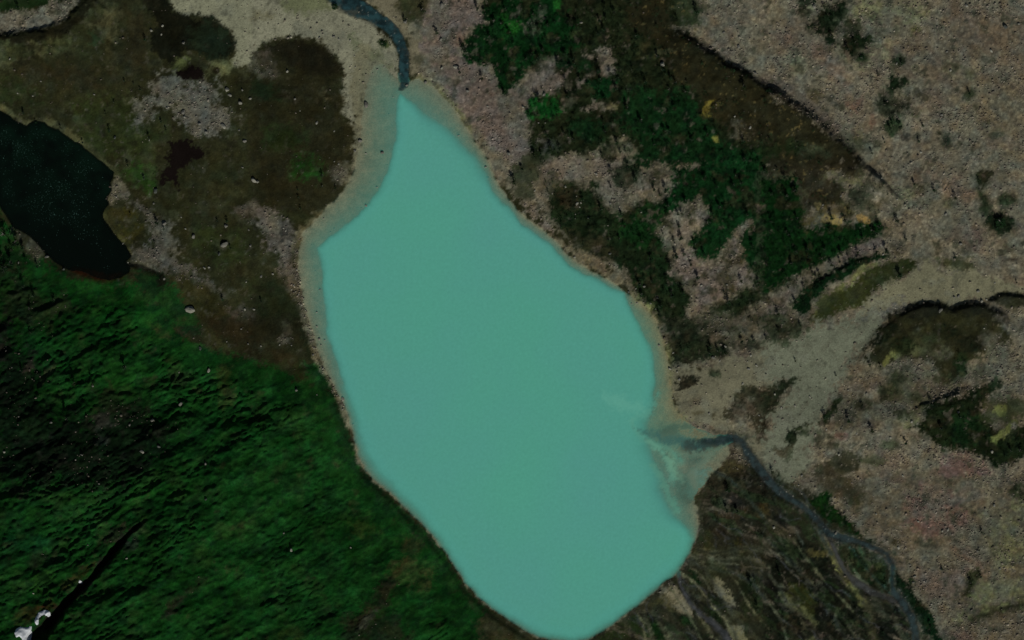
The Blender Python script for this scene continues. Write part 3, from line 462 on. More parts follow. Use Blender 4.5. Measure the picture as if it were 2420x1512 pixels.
poly(A(3,3,(290,1280),(350,1300),(400,1420),(360,1540),(320,1420)), (84,80,66), 5, 6, .9); poly(A(3,3,(400,1360),(450,1400),(490,1540),(380,1540)), (82,80,60), 5, 6, .9); line(A(3,3,(490,980),(540,1090)), 6, (60,58,50), 4, 5, .8); line(A(3,3,(190,650),(220,760)), 5, (66,62,50), 4, 5, .7)
line(A(3,3,(900,1160),(960,1300),(1000,1512)), 6, (60,56,40), 6, 6, .6)
# dark stony banks of the braided river
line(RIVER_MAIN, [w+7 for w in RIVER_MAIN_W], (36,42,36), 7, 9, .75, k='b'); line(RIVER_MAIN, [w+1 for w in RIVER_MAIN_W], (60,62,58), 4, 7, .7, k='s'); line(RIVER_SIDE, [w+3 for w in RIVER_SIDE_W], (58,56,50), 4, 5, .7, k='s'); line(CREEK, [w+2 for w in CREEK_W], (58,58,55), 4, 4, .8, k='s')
line(CREEK_B, 5, (56,52,44), 4, 5, .8); line(CREEK_C, 6, (46,44,40), 4, 5, .8)

for x, y, rx, ry, col, k in ((1300,250,120,70,(26,32,18),'b'),(1520,150,150,80,(52,50,34),'h'),(1700,120,120,60,(28,30,18),'b'),(1620,330,110,60,(62,62,46),'s'),(1420,300,70,40,(70,68,50),'h'),(1900,220,130,70,(24,26,17),'b'),(1830,420,60,90,(24,36,20),'b'),(1230,560,90,60,(34,38,26),'b'),(1480,520,120,60,(74,74,58),'s'),(1660,560,90,50,(40,44,30),'b'),(1330,640,100,60,(78,76,60),'s'),(1180,700,70,60,(38,42,27),'b'),(1250,870,90,45,(34,38,22),'b'),(1400,720,60,40,(36,38,24),'b'),(1080,700,40,90,(40,40,28),'b'),(880,810,90,40,(34,36,26),'b'),(1020,900,80,40,(84,82,66),'s'),(760,880,50,60,(58,54,42),'s'),(1750,640,70,40,(78,76,60),'s'),(2020,480,90,70,(70,70,56),'s'),(2150,620,70,60,(34,42,30),'b'),(2280,680,70,60,(66,68,54),'s'),(2080,170,90,60,(56,54,46),'s'),(2200,330,110,60,(62,64,50),'s'),(2350,420,70,60,(72,70,58),'s')):
    blob(3,2,x,y,rx,ry,col,9,14,.85,k)
for x, y, rx, ry, col, k in ((330,1060,70,40,(42,46,30),'b'),(760,1400,90,40,(34,34,26),'h'),(600,1180,60,35,(40,40,28),'b'),(480,1130,45,80,(38,42,30),'b'),(1000,1330,120,45,(52,54,38),'h'),(1150,1180,100,40,(46,50,34),'b'),(1420,1120,90,40,(70,68,54),'s')):
    blob(3,2,x,y,rx,ry,col,8,12,.8,k)

line(A(1,0,(1030,470),(990,600),(965,760),(945,900),(955,1040),(975,1180),(985,1300),(970,1420),(940,1512))+A(1,1,(910,110),(850,240)), [16,16,16,16,12,10,8,7,7,7,6], (100,95,76), 6, 6, .9, k='d')

GRY = (52,53,50)
for pts, w, col in ((A(2,3,(1640,760),(1800,830),(1950,850),(2100,880),(2250,960),(2360,1080),(2419,1160)), 4, GRY), (A(2,3,(1830,840),(1900,980),(1990,1120),(2100,1290),(2230,1420),(2330,1540)), 4, (54,52,46)),
  (A(2,3,(1690,1130),(1770,1290),(1860,1410),(1960,1540)), 3, (86,82,68)), (A(2,3,(1240,1260),(1290,1380),(1350,1540)), 3, (62,60,50)), (A(2,3,(1330,1245),(1420,1400),(1500,1540)), 3, (70,66,54)),
  (A(3,3,(0,560),(150,700),(300,860),(430,1040),(560,1200),(680,1400),(740,1540)), 4, (42,43,40)), (A(3,3,(480,430),(520,560),(600,700)), 4, (52,56,54)), (A(3,3,(1185,820),(1165,950),(1185,1060)), 4, (50,72,70)),
  (A(3,3,(860,620),(900,760),(1000,930),(1080,1060)), 3, (44,58,46)), (A(2,3,(1700,720),(1850,760),(2050,740),(2250,740),(2419,830)), 3, (70,65,54)), (A(2,3,(1750,660),(1900,700),(2100,660),(2300,640),(2419,680)), 3, (36,36,30)),
  (A(3,3,(-40,860),(100,1000),(170,1150)), 4, (62,60,52)), (A(3,3,(560,1180),(700,1280),(820,1420),(880,1540)), 3, (46,46,40)), (A(3,3,(900,1160),(1050,1240),(1200,1330),(1300,1540)), 3, (58,56,48)), (A(2,3,(1600,1000),(1700,1080),(1830,1130),(1960,1230),(2080,1400),(2130,1540)), 3, (60,58,50)),
  (A(2,3,(1060,1330),(1120,1430),(1160,1540)), 3, (54,54,40)), (A(2,2,(1900,1420),(2050,1500))+A(2,3,(2200,120),(2330,300),(2419,420)), 4, (48,50,48))):
    line(pts, w + 2.5, (78,75,62), 4, 3.5, .5); line(pts, w, col, 3, 2.5, .85)

line(A(1,0,(1060,600),(1045,700),(1035,800),(1025,920),(1020,1040)), [10,14,14,13,8], (98,95,77), 6, 4, .95, k='d')

for pts, w, col in ((A(2,3,(1590,880),(1720,960),(1800,1060),(1900,1200),(2010,1320),(2120,1540)), 2.5, (96,91,75)), (A(2,3,(1660,800),(1790,900),(1880,1050)), 2, (88,84,70)), (A(2,3,(1720,690),(1880,740),(2010,790),(2160,800)), 2.5, (90,85,72)),
  (A(2,3,(1560,930),(1640,1060),(1760,1200),(1840,1330),(1930,1460),(1980,1540)), 2, (34,38,40)), (A(2,3,(1480,980),(1560,1120),(1660,1270),(1740,1400),(1800,1540)), 2, (80,77,62)), (A(2,3,(1180,1240),(1240,1360),(1260,1540)), 2.5, (84,80,64)), (A(2,3,(2000,830),(2120,960),(2210,1130),(2320,1290),(2419,1400)), 2.5, (84,80,64)),
  (A(3,3,(240,560),(330,700),(440,830),(540,960),(660,1090),(800,1230)), 2.5, (78,75,60)), (A(3,3,(100,300),(250,460),(330,600)), 2.5, (66,66,60)), (A(3,3,(640,640),(760,760),(840,900),(960,1010)), 2, (66,72,56)), (A(3,3,(680,560),(800,650),(900,800),(1060,980),(1160,1080)), 2, (44,60,56)), (A(3,3,(20,1180),(120,1320),(190,1540)), 2.5, (74,72,60))):
    line(pts, w, col, 2.5, 2, .85)
# ---------------------------------------------------------------- terrain sheet
def axis(half, step):
    core = np.arange(-half, half + step * .5, step)
    out = [core[-1]]; g = step
    while out[-1] < 1900:
        g *= 1.22; out.append(out[-1] + g)
    o = np.array(out[1:])
    return np.concatenate([-o[::-1], core, o])
XS, YS = axis(334.0, 0.72), axis(214.0, 0.72)
NX, NY = len(XS), len(YS)
GX, GY = [a.ravel() for a in np.meshgrid(XS, YS)]

def south(v):
    return np.where(v > 1560, 1560 - (28 - np.abs(np.mod(v - 1560, 112) - 56) / 2), v)
def mirror(v, lo, hi):
    """beyond the surveyed sheet the ground goes on as it does just inside it"""
    L = hi - lo
    t = np.mod(v - lo, 2 * L)
    return lo + np.where(t > L, 2 * L - t, t)

mx0, my0 = to_map(GX, GY)
sxm, sym = mirror(mx0, -30, 2449), mirror(south(my0), -30, 1565)

GULLY = A(0,3,(1385,375),(1300,430),(1190,530),(1080,660),(990,770),(890,890),(780,1010),(660,1120),(560,1240),(430,1390),(330,1540))
GULLY_W = [2,5,6,7,8,8,9,10,12,16,22]
PATH_STEP = A(0,0,(-60,380),(150,355),(400,315),(600,262),(740,140),(880,-40))
EAST_FLANK = A(3,2,(700,620),(860,410),(960,300),(1080,160),(1150,40)) + A(3,1,(1200,1490))
EAST_BANK = A(3,1,(1150,1512),(1250,1460),(1350,1405),(1450,1368),(1560,1378),(1650,1402),(1720,1435),(1800,1405),(1900,1370),(2020,1370),(2100,1410),(2230,1462),(2330,1540))
EAST_BANK_B = A(3,1,(2060,1345),(2200,1292),(2330,1290),(2480,1310))

def scarp(px, py, path, amp, back, face, fade=.08, shift=0.0):
    _, side, tr = sd_line(px, py, path, 1.0)
    jag = .45 if shift else 1.0
    side = side + shift + jag * np.clip(face * .35, 2, 6) * (WARP[0] + .6 * WARP[1])
    amp = amp * (1 + .35 * jag * WARP[0])
    f = sstep(0, fade, tr) * (1 - sstep(1 - fade, 1, tr))
    return amp * f * np.where(side < 0, np.exp(-(side / back) ** 2), 1 - sstep(0, face, side))

def base_height(mx, my):
    ds = -sd_poly(mx, my, SHORE) * S
    dP = -sd_poly(mx, my, POND) * S
    dM = sd_poly(mx, my, MOUNT) * S
    o = np.maximum(ds, 0)
    west = 5.8 * (1 - np.exp(-o / 26)); east = 8.0 * (1 - np.exp(-o / 55)) + 0.018 * o; low = 1.6 * (1 - np.exp(-o / 30)) + 0.008 * o
    we = sstep(900, 1150, mx)
    h = west * (1 - we) + east * we
    wl = np.maximum(sstep(330, 120, my) * sstep(420, 700, mx) * sstep(1300, 1050, mx), sstep(1500, 1650, mx) * sstep(1000, 1120, my) * sstep(2300, 2000, mx - .6 * (my - 1100)))
    wl = np.maximum(wl, sstep(1200, 1300, mx) * sstep(1250, 1330, my) * sstep(2250, 2050, mx - .6 * (my - 1250)))
    h = h * (1 - wl) + low * wl
    wp = 1 - sstep(0, 40, np.maximum(dP, 0))
    h = h * (1 - wp) + (POND_Z + .15 + .05 * np.maximum(dP, 0)) * wp
    m = np.maximum(dM, 0)
    h = h + 0.40 * (m - 8 * (1 - np.exp(-m / 8))) * np.where(m > 230, 230 / np.maximum(m, 1), 1)
    h = h + 1.3 * sstep(0.3, 4.0, m) * (1 - sstep(3, 26, o))
    return h, ds, dP, dM

H0, _, _, _ = base_height(sxm, sym)
kx = CAM_H / (CAM_H - H0)                       # orthorectify: sheet position of ground that stands above lake level
MX, MY = to_map(GX * kx, GY * kx)
MX, MY = mirror(MX, -30, 2449), mirror(south(MY), -30, 1565)
_, DS, DP, DM = base_height(MX, MY)
DD = sd_poly(MX, MY, DEEP) * S
_rg = fbm(GX, GY, 5.0, 301, 4)
DS = DS + .75 * _rg
DP = DP + .55 * _rg
DD = DD + 1.1 * fbm(GX, GY, 9.0, 307, 4)

print("terrain grid", NX, NY, NX * NY)
nb = fbm(GX, GY, 9.0, 11, 4)
nm = fbm(GX, GY, 2.6, 23, 3)
nf = fbm(GX, GY, 0.9, 31, 2)
wn = _hash(np.arange(GX.size), np.arange(GX.size) * 7 + 3, 99) * 2 - 1
RAGN = 0.95 * nb + 0.85 * nm + 0.6 * nf
def tone(rgb, k):
    v = np.asarray(rgb, float)
    if v[1] > 1.7 * v[0] and k != 'b': return v * (.76 if v[1] > 54 else .97) * [1.0, 1.02, .88]
    v = 105 * (v / 105) ** 1.20 if v.max() < 105 else v
    return v * ([.955, 1.0, 1.01] if k in ('s', 'd') else [.93, 1.03, .97])

# ---- paint ground cover
MORAINE = sstep(-25, 40, sd_poly(MX, MY, [(1130,-80),(1560,-80),(1700,120),(2000,330),(2120,470),(1900,740),(1620,860),(1560,720),(1420,620),(1300,520),(1250,420),(1240,250),(1200,100)]))
SHRUBN = .9 * fbm(GX, GY, 7.5, 311, 4, .6) + .35 * fbm(GX, GY, 22, 317, 2)
COLR = np.zeros((GX.size, 3)); KIND = {k: np.zeros(GX.size) for k in 'sbhgd'}
def field(shape, pts, w, soft, rag, grow=0.0):
    P = np.asarray(pts); ext = P.max(0) - P.min(0)
    if shape == 'p': rag = min(rag, .26 * float(ext.min())); soft = min(soft, .3 * float(ext.min()))
    pad = soft + rag * 2 + abs(grow) + (0 if w is None else float(np.max(w))) + 2
    idx = np.where((MX > P[:, 0].min() - pad) & (MX < P[:, 0].max() + pad) & (MY > P[:, 1].min() - pad) & (MY < P[:, 1].max() + pad))[0]
    if idx.size == 0: return idx, None
    sd = sd_poly(MX[idx], MY[idx], pts) if shape == 'p' else sd_line(MX[idx], MY[idx], pts, w)[0]
    return idx, sstep(-soft, soft, sd + grow + rag * RAGN[idx])
def paint(L):
    shape, pts, w, rgb, soft, rag, op, k = L
    cx, cy = np.mean(np.asarray(pts), 0)
    ne = k == 'b' and cx > 1850 and cy < 720 and shape == 'p'
    mor = k == 's' and 1230 < cx < 2050 and 40 < cy < 740 and shape == 'p'
    if ne:                                            # sedge and lichen ring the bushes on the scree
        idx, a = field(shape, pts, w, 14, 10, 10)
        if idx.size:
            a = a * .6
            COLR[idx] = COLR[idx] * (1 - a[:, None]) + lin((62,65,50))[None] * a[:, None]
    idx, a = field(shape, pts, w, soft, rag, 4.0 if ne else (-4.0 if mor else (1.5 if k == 'b' else 0)))
    if idx.size == 0: return
    if k == 's': a = a * (1 - MORAINE[idx] * sstep(-.15, .55, SHRUBN[idx]) * .85)
    a = a * op
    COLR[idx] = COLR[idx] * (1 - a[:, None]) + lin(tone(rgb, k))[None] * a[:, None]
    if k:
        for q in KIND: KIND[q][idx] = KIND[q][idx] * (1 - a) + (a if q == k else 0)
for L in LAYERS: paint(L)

def put(idx_mask, rgb):
    a = idx_mask[:, None]
    COLR[:] = COLR * (1 - a) + lin(rgb)[None] * a
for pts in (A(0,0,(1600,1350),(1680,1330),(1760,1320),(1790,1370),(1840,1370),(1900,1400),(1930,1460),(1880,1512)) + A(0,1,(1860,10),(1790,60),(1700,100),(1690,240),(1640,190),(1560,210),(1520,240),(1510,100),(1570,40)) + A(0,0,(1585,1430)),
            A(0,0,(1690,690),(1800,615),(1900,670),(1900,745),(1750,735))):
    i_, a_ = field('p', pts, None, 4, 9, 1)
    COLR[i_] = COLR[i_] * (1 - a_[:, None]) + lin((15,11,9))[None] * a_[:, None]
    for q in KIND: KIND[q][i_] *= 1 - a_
line_gully, gully_a = field('l', GULLY, GULLY_W, 5, 6)
COLR[line_gully] = COLR[line_gully] * (1 - gully_a[:, None]) + lin((17,14,11))[None] * gully_a[:, None]

# ---- lake bed: pale silt shelf
inlake = sstep(-0.8, 0.8, -DS + 1.2 * nm)
for q in KIND: KIND[q] *= 1 - inlake
KIND['d'] += inlake
bed = np.array(lin((100,99,78)))
shade = (1 + .10 * nb + .08 * nm)[:, None]
COLR[:] = COLR * (1 - inlake[:, None]) + bed[None] * shade * inlake[:, None]
eastw = sstep(1400, 1560, MX) * sstep(600, 760, MY) * inlake * (1 - sstep(1000, 1080, MY))
put(eastw * .8, (108,101,72))
northw = inlake * sstep(330, 180, MY) * .6
put(northw, (88,96,80))
for pts, w, rgb in ((A(2,2,(1620,1400),(1700,1300),(1760,1420),(1600,1512)) , 26, (104,98,78)), (A(2,2,(1300,1120),(1480,1200),(1560,1330)), 16, (112,116,90)), (A(2,3,(1620,60),(1640,150)), 22, (66,70,56)), (A(2,2,(1700,1330),(1760,1310)), 12, (62,62,50))):
    i, a = field('l', pts, w, 12, 8); a = a * .8 * inlake[i]
    COLR[i] = COLR[i] * (1 - a[:, None]) + lin(rgb)[None] * a[:, None]
inpond = sstep(-0.4, 0.4, -DP)
put(inpond, (12,13,10))
i, a = field('l', A(0,1,(680,1015),(800,1055),(900,1092),(1000,1110),(1140,1080)), [3,9,11,10,5], 6, 3)
COLR[i] = COLR[i] * (1 - a[:, None]) + lin((34,19,10))[None] * a[:, None]

# ---- heights
WARP = (fbm(GX, GY, 7.0, 201, 3), fbm(GX, GY, 2.2, 205, 2))
H, _, _, _ = base_height(MX, MY)
land = sstep(0, 5, DS) * sstep(0, 4, DP)
H += land * (1.5 * fbm(GX, GY, 38, 41, 3) * sstep(4, 30, DS))
H += scarp(MX, MY, CREST, 5.4, 80, 26, .16, 13) + scarp(MX, MY, PATH_STEP, 2.8, 45, 22, .04)
H += scarp(MX, MY, EAST_BANK, 3.9, 100, 22, .14, 8) + scarp(MX, MY, EAST_FLANK, 1.8, 60, 26, .2) + scarp(MX, MY, EAST_BANK_B, 2.8, 50, 16, .12, 5)
for pa, am, bk, fc in (
    (A(3,1,(880,20),(960,105),(1100,225),(1230,365),(1340,480)), 1.2, 10, 6),
    (A(3,1,(330,1330),(470,1170),(620,1090),(830,1000),(1080,900)), 2.2, 40, 14),
    (A(3,2,(1340,1010),(1460,860),(1650,790),(1820,700),(2000,610)), 2.5, 60, 18),
    (A(0,0,(1440,420),(1520,560),(1640,610),(1750,480),(1900,520),(2060,560)), -1.6, 30, 30),
    (A(0,2,(250,990),(340,850),(380,650),(520,430)), 3.0, 30, 12),
    (A(0,3,(1720,560),(1960,480),(2100,395),(2300,330)), 2.6, 26, 10),
    (A(0,3,(1960,770),(2130,730),(2260,680)), 2.2, 26, 10),
    (A(0,3,(1480,1090),(1640,980),(1860,900),(2000,920)), 2.0, 26, 10),
    (A(1,3,(20,1290),(90,1180),(230,1130),(320,1150)), 3.0, 30, 12),
    (A(1,3,(440,1500),(560,1400),(800,1240),(850,1160)), 2.2, 30, 10),
    (A(1,3,(130,710),(280,690),(400,690),(520,610)), 2.4, 24, 9),
    (A(1,3,(1230,950),(1170,840),(1040,745)), 1.4, 24, 9),
    (A(1,3,(1360,1010),(1500,1040),(1700,1075)), 1.2, 24, 8),
    (A(0,2,(1180,1170),(1330,1090),(1560,990),(1800,850)), 2.4, 26, 9),
    (A(0,2,(1800,1080),(2000,970),(2150,940)), 2.0, 26, 9)):
    H += scarp(MX, MY, pa, am * (.4 if np.mean(pa, 0)[0] < 1250 and np.mean(pa, 0)[1] > 800 else 1), bk, fc, .3)
_, gs, gt = sd_line(MX, MY, GULLY, GULLY_W)
gsd = _
H -= sstep(-4, 7, gsd + 4 * fbm(GX, GY, 6.0, 331, 3)) * (5.5 + 5 * gt) * sstep(0, .12, gt + .04)
# stepped turf on the mountain side
al = GX * .891 + GY * .454; ac = -GX * .454 + GY * .891
mt = sstep(4, 25, DM) * sstep(2, 14, DS)
ph = ac / 17.0 + 2.0 * fbm(al / 2.6, ac, 12, 51, 4) + .35 * fbm(al / 1.5, ac, 4, 57, 3)
saw = ph - np.floor(ph)
am = np.clip(.25 + 1.1 * fbm(GX, GY, 34, 61, 2), 0, 1.2)
leftw = .38 + .62 * sstep(880, 300, MX)
ridg = 1 - np.abs(fbm(al / 2.8, ac, 13, 341, 4))
H += mt * leftw * (2.6 * (ridg - .6) + .5 * np.clip(nm, -.6, 1) + 1.7 * am * (saw - .5) * sstep(1.0, .93, saw) + .55 * fbm(al / 2.0, ac, 9, 63, 4) + 2.0 * fbm(GX, GY, 45, 65, 2))
ph2 = ac / 4.2 + 1.1 * fbm(al / 3.0, ac, 6, 71, 3)
saw2 = ph2 - np.floor(ph2)
rough = sstep(700, 200, MX) * sstep(700, 900, MY)
H += mt * (.10 + .55 * rough) * (saw2 - .5) * sstep(1.0, .85, saw2) * np.clip(.5 + fbm(GX, GY, 18, 73, 2), 0, 1)
# micro relief of each kind of ground
cd, cv = cells(GX, GY, 1.9, 81)
cd2, cv2 = cells(GX, GY, 3.4, 85)
mic = sstep(0, 4, DS) * sstep(0, 2.5, DP)
H += mic * (KIND['s'] * (.34 * (.55 - cd) * (.3 + cv) + .5 * np.clip(.45 - cd2, 0, 1) * (cv2 > .72) * (.5 + nb) + .22 * nm)
            + KIND['b'] * (.38 * nm + .18 * nf) + KIND['h'] * (.12 * nm + .25 * nb) + KIND['g'] * (.14 * nm) + KIND['d'] * (.05 * nm + .05 * nf))
# streams: shallow channels
def channel(pts, w, depth):
    sd = sd_line(MX, MY, pts, w)[0]
    return depth * sstep(-5, 4, sd + 2.5 * nm), sd
CH = []
for pts, w, dep in ((STREAM, STREAM_W, .9), (RIVER_MAIN, RIVER_MAIN_W, .8), (RIVER_SIDE, RIVER_SIDE_W, .6), (CREEK, CREEK_W, .6), (OUTFLOW, [3,4,4,3], .8)):
    c, sd = channel(pts, w, dep)
    CH.append((c, sd))
carve = np.max([c for c, _ in CH], axis=0)
smooth_bed = base_height(MX, MY)[0]
near = np.max([sstep(-9, 0, sd) for _, sd in CH], axis=0)
HW = np.maximum(smooth_bed, 0.0) - .30                    # stream water level
H = H * (1 - near) + (np.maximum(smooth_bed, .02) + .10 * nm * (1 - inlake)) * near - carve * sstep(-4, 0, DS)
# lake and pond beds
ii = np.maximum(-DS, 0); tt = ii / (ii + np.maximum(-DD, 0) + 1e-6)
sw = np.maximum(sstep(860, 1000, MY) * sstep(1420, 1320, MX), sstep(1240, 1300, MY))
bedz = np.where(DD > 0, -.62 - 1.1 * sw - (.85 - .5 * sstep(945, 1000, MX) * sstep(520, 380, MY) - .55 * sstep(1440, 1500, MX) * sstep(930, 990, MY) * sstep(1270, 1220, MY)) * np.minimum(DD, 14), -.04 - (.58 + 1.1 * sw) * tt) + .05 * nm * sstep(1, 4, ii)
H = np.where(DS < 0, bedz, np.where(carve > .08, H, np.maximum(H, .03 + .05 * np.minimum(DS, 6))))
ip = np.maximum(-DP, 0)
H = np.where(DP < 0, POND_Z - .05 - .3 * np.minimum(ip, 8), np.where((DP < 30) & (carve < .1), np.maximum(H, POND_Z + .03 + .08 * DP - .012 * np.maximum(DP - 3, 0) ** 2), H))

al = GX * .891 + GY * .454; ac = -GX * .454 + GY * .891
# ---- patchwork inside each kind of ground: lichen, moss, bare stone, sedge
def mottle(k, rgb, scale, seed, lo, hi, op, octv=4, where=1.0):
    q = fbm(GX, GY, scale, seed, octv, .6) if np.isscalar(scale) else fbm(*scale, 1.0, seed, octv, .6)
    m = sstep(lo, hi, q) * KIND[k] * op * where * (1 - inlake) * (1 - inpond)
    COLR[:] = COLR * (1 - m[:, None]) + lin(rgb)[None] * m[:, None]
onmt = sstep(0, 10, DM)
lum0 = COLR @ np.array([.25, .6, .15]); notdark = sstep(.008, .022, lum0)
dl, dc = GX * .78 - GY * .62, GX * .62 + GY * .78              # along and across the wash that runs to the south-east
delta = sstep(-30, 30, sd_poly(MX, MY, [(1290,1500),(1450,1465),(1600,1345),(1650,1250),(1660,1160),(1760,1110),(1860,1130),(1960,1220),(2110,1360),(2200,1512),(2240,1700),(1250,1700)])) * (1 - inlake)
def streak(rgb, sl, scr, seed, lo, hi, op, w):
    wx_ = 9 * fbm(GX, GY, 34, seed + 3, 2) + 2.5 * fbm(GX, GY, 9, seed + 5, 2)
    m = sstep(lo, hi, fbm((dl + wx_) / sl, (dc + wx_) / scr, 1.0, seed, 4, .6)) * op * w
    COLR[:] = COLR * (1 - m[:, None]) + lin(rgb)[None] * m[:, None]
streak((78,75,62), 24, 4.2, 401, .48, .85, .6, delta)
streak((30,42,24), 22, 4.5, 407, .25, .6, .7, delta)
streak((17,18,15), 20, 4.4, 411, .25, .65, .75, delta)
streak((54,58,58), 30, 2.6, 419, .55, .8, .55, delta)
scr = KIND['s'] * (1 - onmt) * sstep(1400, 1700, MX)
streak((66,60,50), 9, 1.5, 431, .2, .7, .5, scr)
streak((104,99,86), 11, 1.6, 433, .35, .8, .45, scr)
streak((60,56,46), 30, 3.5, 437, .45, .8, .55, scr)
mottle('s', (82,84,70), 15, 211, .0, .5, .55, where=1 - onmt)
mottle('s', (78,68,60), 11, 217, .25, .7, .35, where=1 - onmt)
mottle('s', (46,49,37), 6, 223, .38, .78, .8, where=1 - onmt)
mottle('s', (58,58,50), 2.6, 229, .25, .7, .55, where=1 - onmt)
mottle('d', (90,93,79), 12, 233, .1, .6, .5)
mottle('d', (68,69,56), 4, 239, .35, .8, .6)
mottle('d', (72,72,58), (dl / 3.2, dc / 22), 237, .45, .85, .4)
mottle('h', (54,58,42), 8, 241, .2, .75, .5, where=notdark)
mottle('h', (72,70,60), 3.2, 243, .5, .85, .5, where=notdark)
mottle('h', (39,41,27), 16, 245, .1, .5, .5, where=notdark)
mottle('h', (24,24,15), 5, 247, .3, .7, .55)
mottle('h', (32,40,22), 13, 251, .2, .6, .5, where=notdark)
mottle('h', (80,73,44), 2.6, 253, .55, .85, .55, where=MORAINE)
mottle('b', (36,34,22), 8, 257, .25, .65, .6)
mottle('b', (70,66,56), 4.5, 259, .55, .8, .5)
mottle('b', (8,16,10), 3.2, 263, .2, .6, .6)
mottle('g', (18,52,15), (al / 26, ac / 7), 267, .1, .6, .5)
mottle('g', (8,27,11), (al / 14, ac / 2.6), 268, .2, .6, .6)
mottle('g', (28,48,20), 12, 269, .25, .75, .45)
mottle('g', (10,24,12), 2.8, 273, .25, .7, .5)
mottle('g', (22,58,20), 4.0, 274, .35, .8, .45)
mottle('g', (8,26,11), 7, 271, .15, .6, .55)
mottle('g', (36,36,22), 9, 277, .6, .9, .4)
mottle('s', (24,26,20), 5, 281, .1, .6, .6, where=onmt)
mottle('s', (14,30,14), 7, 283, .1, .5, .8, where=onmt)
# ---- tone variation inside each kind of ground
hue = fbm(GX, GY, 6, 91, 2)
v = (KIND['s'] * (.34 * (cv - .5) * 2 * sstep(.62, .3, cd) - .20 * sstep(.45, .75, cd) + .16 * nm + .10 * wn + .10 * nb)
     + KIND['b'] * (.42 * nm + .30 * nb + .22 * wn) + KIND['h'] * (.22 * nm + .22 * nb + .16 * wn)
     + KIND['g'] * (.30 * nb + .22 * nm + .14 * wn) + KIND['d'] * (.05 * nm + .06 * wn - .32 * (cv2 > .82) * sstep(.4, .2, cd2) * (1 - inlake)))
COLR *= np.exp(v)[:, None]
COLR[:, 0] *= 1 + .09 * hue * (KIND['s'] + KIND['h']) + .18 * hue * KIND['g'] + .15 * hue * KIND['b']
COLR[:, 2] *= 1 - .09 * hue * (KIND['s'] + KIND['h']) + .10 * nb * KIND['g']
spark = (_hash(np.arange(GX.size) * 3 + 1, np.arange(GX.size), 123) > .985) * KIND['s'] * (1 - inlake)
COLR *= (1 + .55 * spark)[:, None]
COLR *= (1 + .16 * KIND['g'])[:, None]
CTONE = np.clip(COLR * ALBEDO, .002, .8)

def mesh_from_grid(name, mask_cells, z, attrs):
    """sheet over the grid cells in mask_cells (NY-1, NX-1)"""
    jj, ii_ = np.where(mask_cells)
    a = jj * NX + ii_
    quads = np.stack([a, a + 1, a + 1 + NX, a + NX], 1)
    used, inv = np.unique(quads.ravel(), return_inverse=True)
    me = bpy.data.meshes.new(name)
    me.vertices.add(used.size)
    me.vertices.foreach_set("co", np.stack([GX[used], GY[used], z[used]], 1).astype(np.float32).ravel())
    nq = len(quads)
    me.loops.add(nq * 4); me.loops.foreach_set("vertex_index", inv.astype(np.int32).ravel())
    me.polygons.add(nq)
    me.polygons.foreach_set("loop_start", np.arange(nq, dtype=np.int32) * 4)
    me.polygons.foreach_set("use_smooth", np.ones(nq, dtype=bool))
    me.update(calc_edges=True)
    for an, (kind, arr) in attrs.items():
        if kind == 'C':
            at = me.attributes.new(an, 'FLOAT_COLOR', 'POINT')
            at.data.foreach_set("color", np.concatenate([arr[used], np.ones((used.size, 1))], 1).astype(np.float32).ravel())
        else:
            at = me.attributes.new(an, 'FLOAT', 'POINT')
            at.data.foreach_set("value", arr[used].astype(np.float32))
    return me
def grid2(a): return a.reshape(NY, NX)
def cells_any(m):
    g = grid2(m)
    return g[:-1, :-1] | g[1:, :-1] | g[:-1, 1:] | g[1:, 1:]
def ground_z(x, y):
    x = np.atleast_1d(np.asarray(x, float)); y = np.atleast_1d(np.asarray(y, float))
    i = np.clip(np.searchsorted(XS, x) - 1, 0, NX - 2); j = np.clip(np.searchsorted(YS, y) - 1, 0, NY - 2)
    fx = (x - XS[i]) / (XS[i + 1] - XS[i]); fy = (y - YS[j]) / (YS[j + 1] - YS[j])
    g = grid2(H)
    return (g[j, i] * (1 - fx) + g[j, i + 1] * fx) * (1 - fy) + (g[j + 1, i] * (1 - fx) + g[j + 1, i + 1] * fx) * fy
def survey_point(X, Y):
    """ground position of a point read off the sheet"""
    u, w = to_world(np.atleast_1d(X), np.atleast_1d(Y))
    x, y = u.copy(), w.copy()
    for _ in range(4):
        z = np.maximum(ground_z(x, y), 0)
        x, y = u * (CAM_H - z) / CAM_H, w * (CAM_H - z) / CAM_H
    return x, y, ground_z(x, y)

# ---------------------------------------------------------------- materials
def new_mat(name):
    m = bpy.data.materials.new(name); m.use_nodes = True
    nt = m.node_tree; b = nt.nodes["Principled BSDF"]
    return m, nt, b
def N(nt, t, **kw):
    n = nt.nodes.new(t)
    for k, v in kw.items(): setattr(n, k, v)
    return n
def mul_noise(nt, col, scale, lo, hi, detail=4.0):
    """tone times a noise between lo and hi"""
    geo = N(nt, "ShaderNodeNewGeometry")
    no = N(nt, "ShaderNodeTexNoise"); no.inputs["Scale"].default_value = scale; no.inputs["Detail"].default_value = detail
    nt.links.new(geo.outputs["Position"], no.inputs["Vector"])
    mr = N(nt, "ShaderNodeMapRange"); mr.inputs[1].default_value = .3; mr.inputs[2].default_value = .7; mr.inputs[3].default_value = lo; mr.inputs[4].default_value = hi
    nt.links.new(no.outputs["Fac"], mr.inputs[0])
    mx = N(nt, "ShaderNodeVectorMath", operation='SCALE')
    nt.links.new(col, mx.inputs[0]); nt.links.new(mr.outputs[0], mx.inputs["Scale"])
    return mx.outputs[0], no

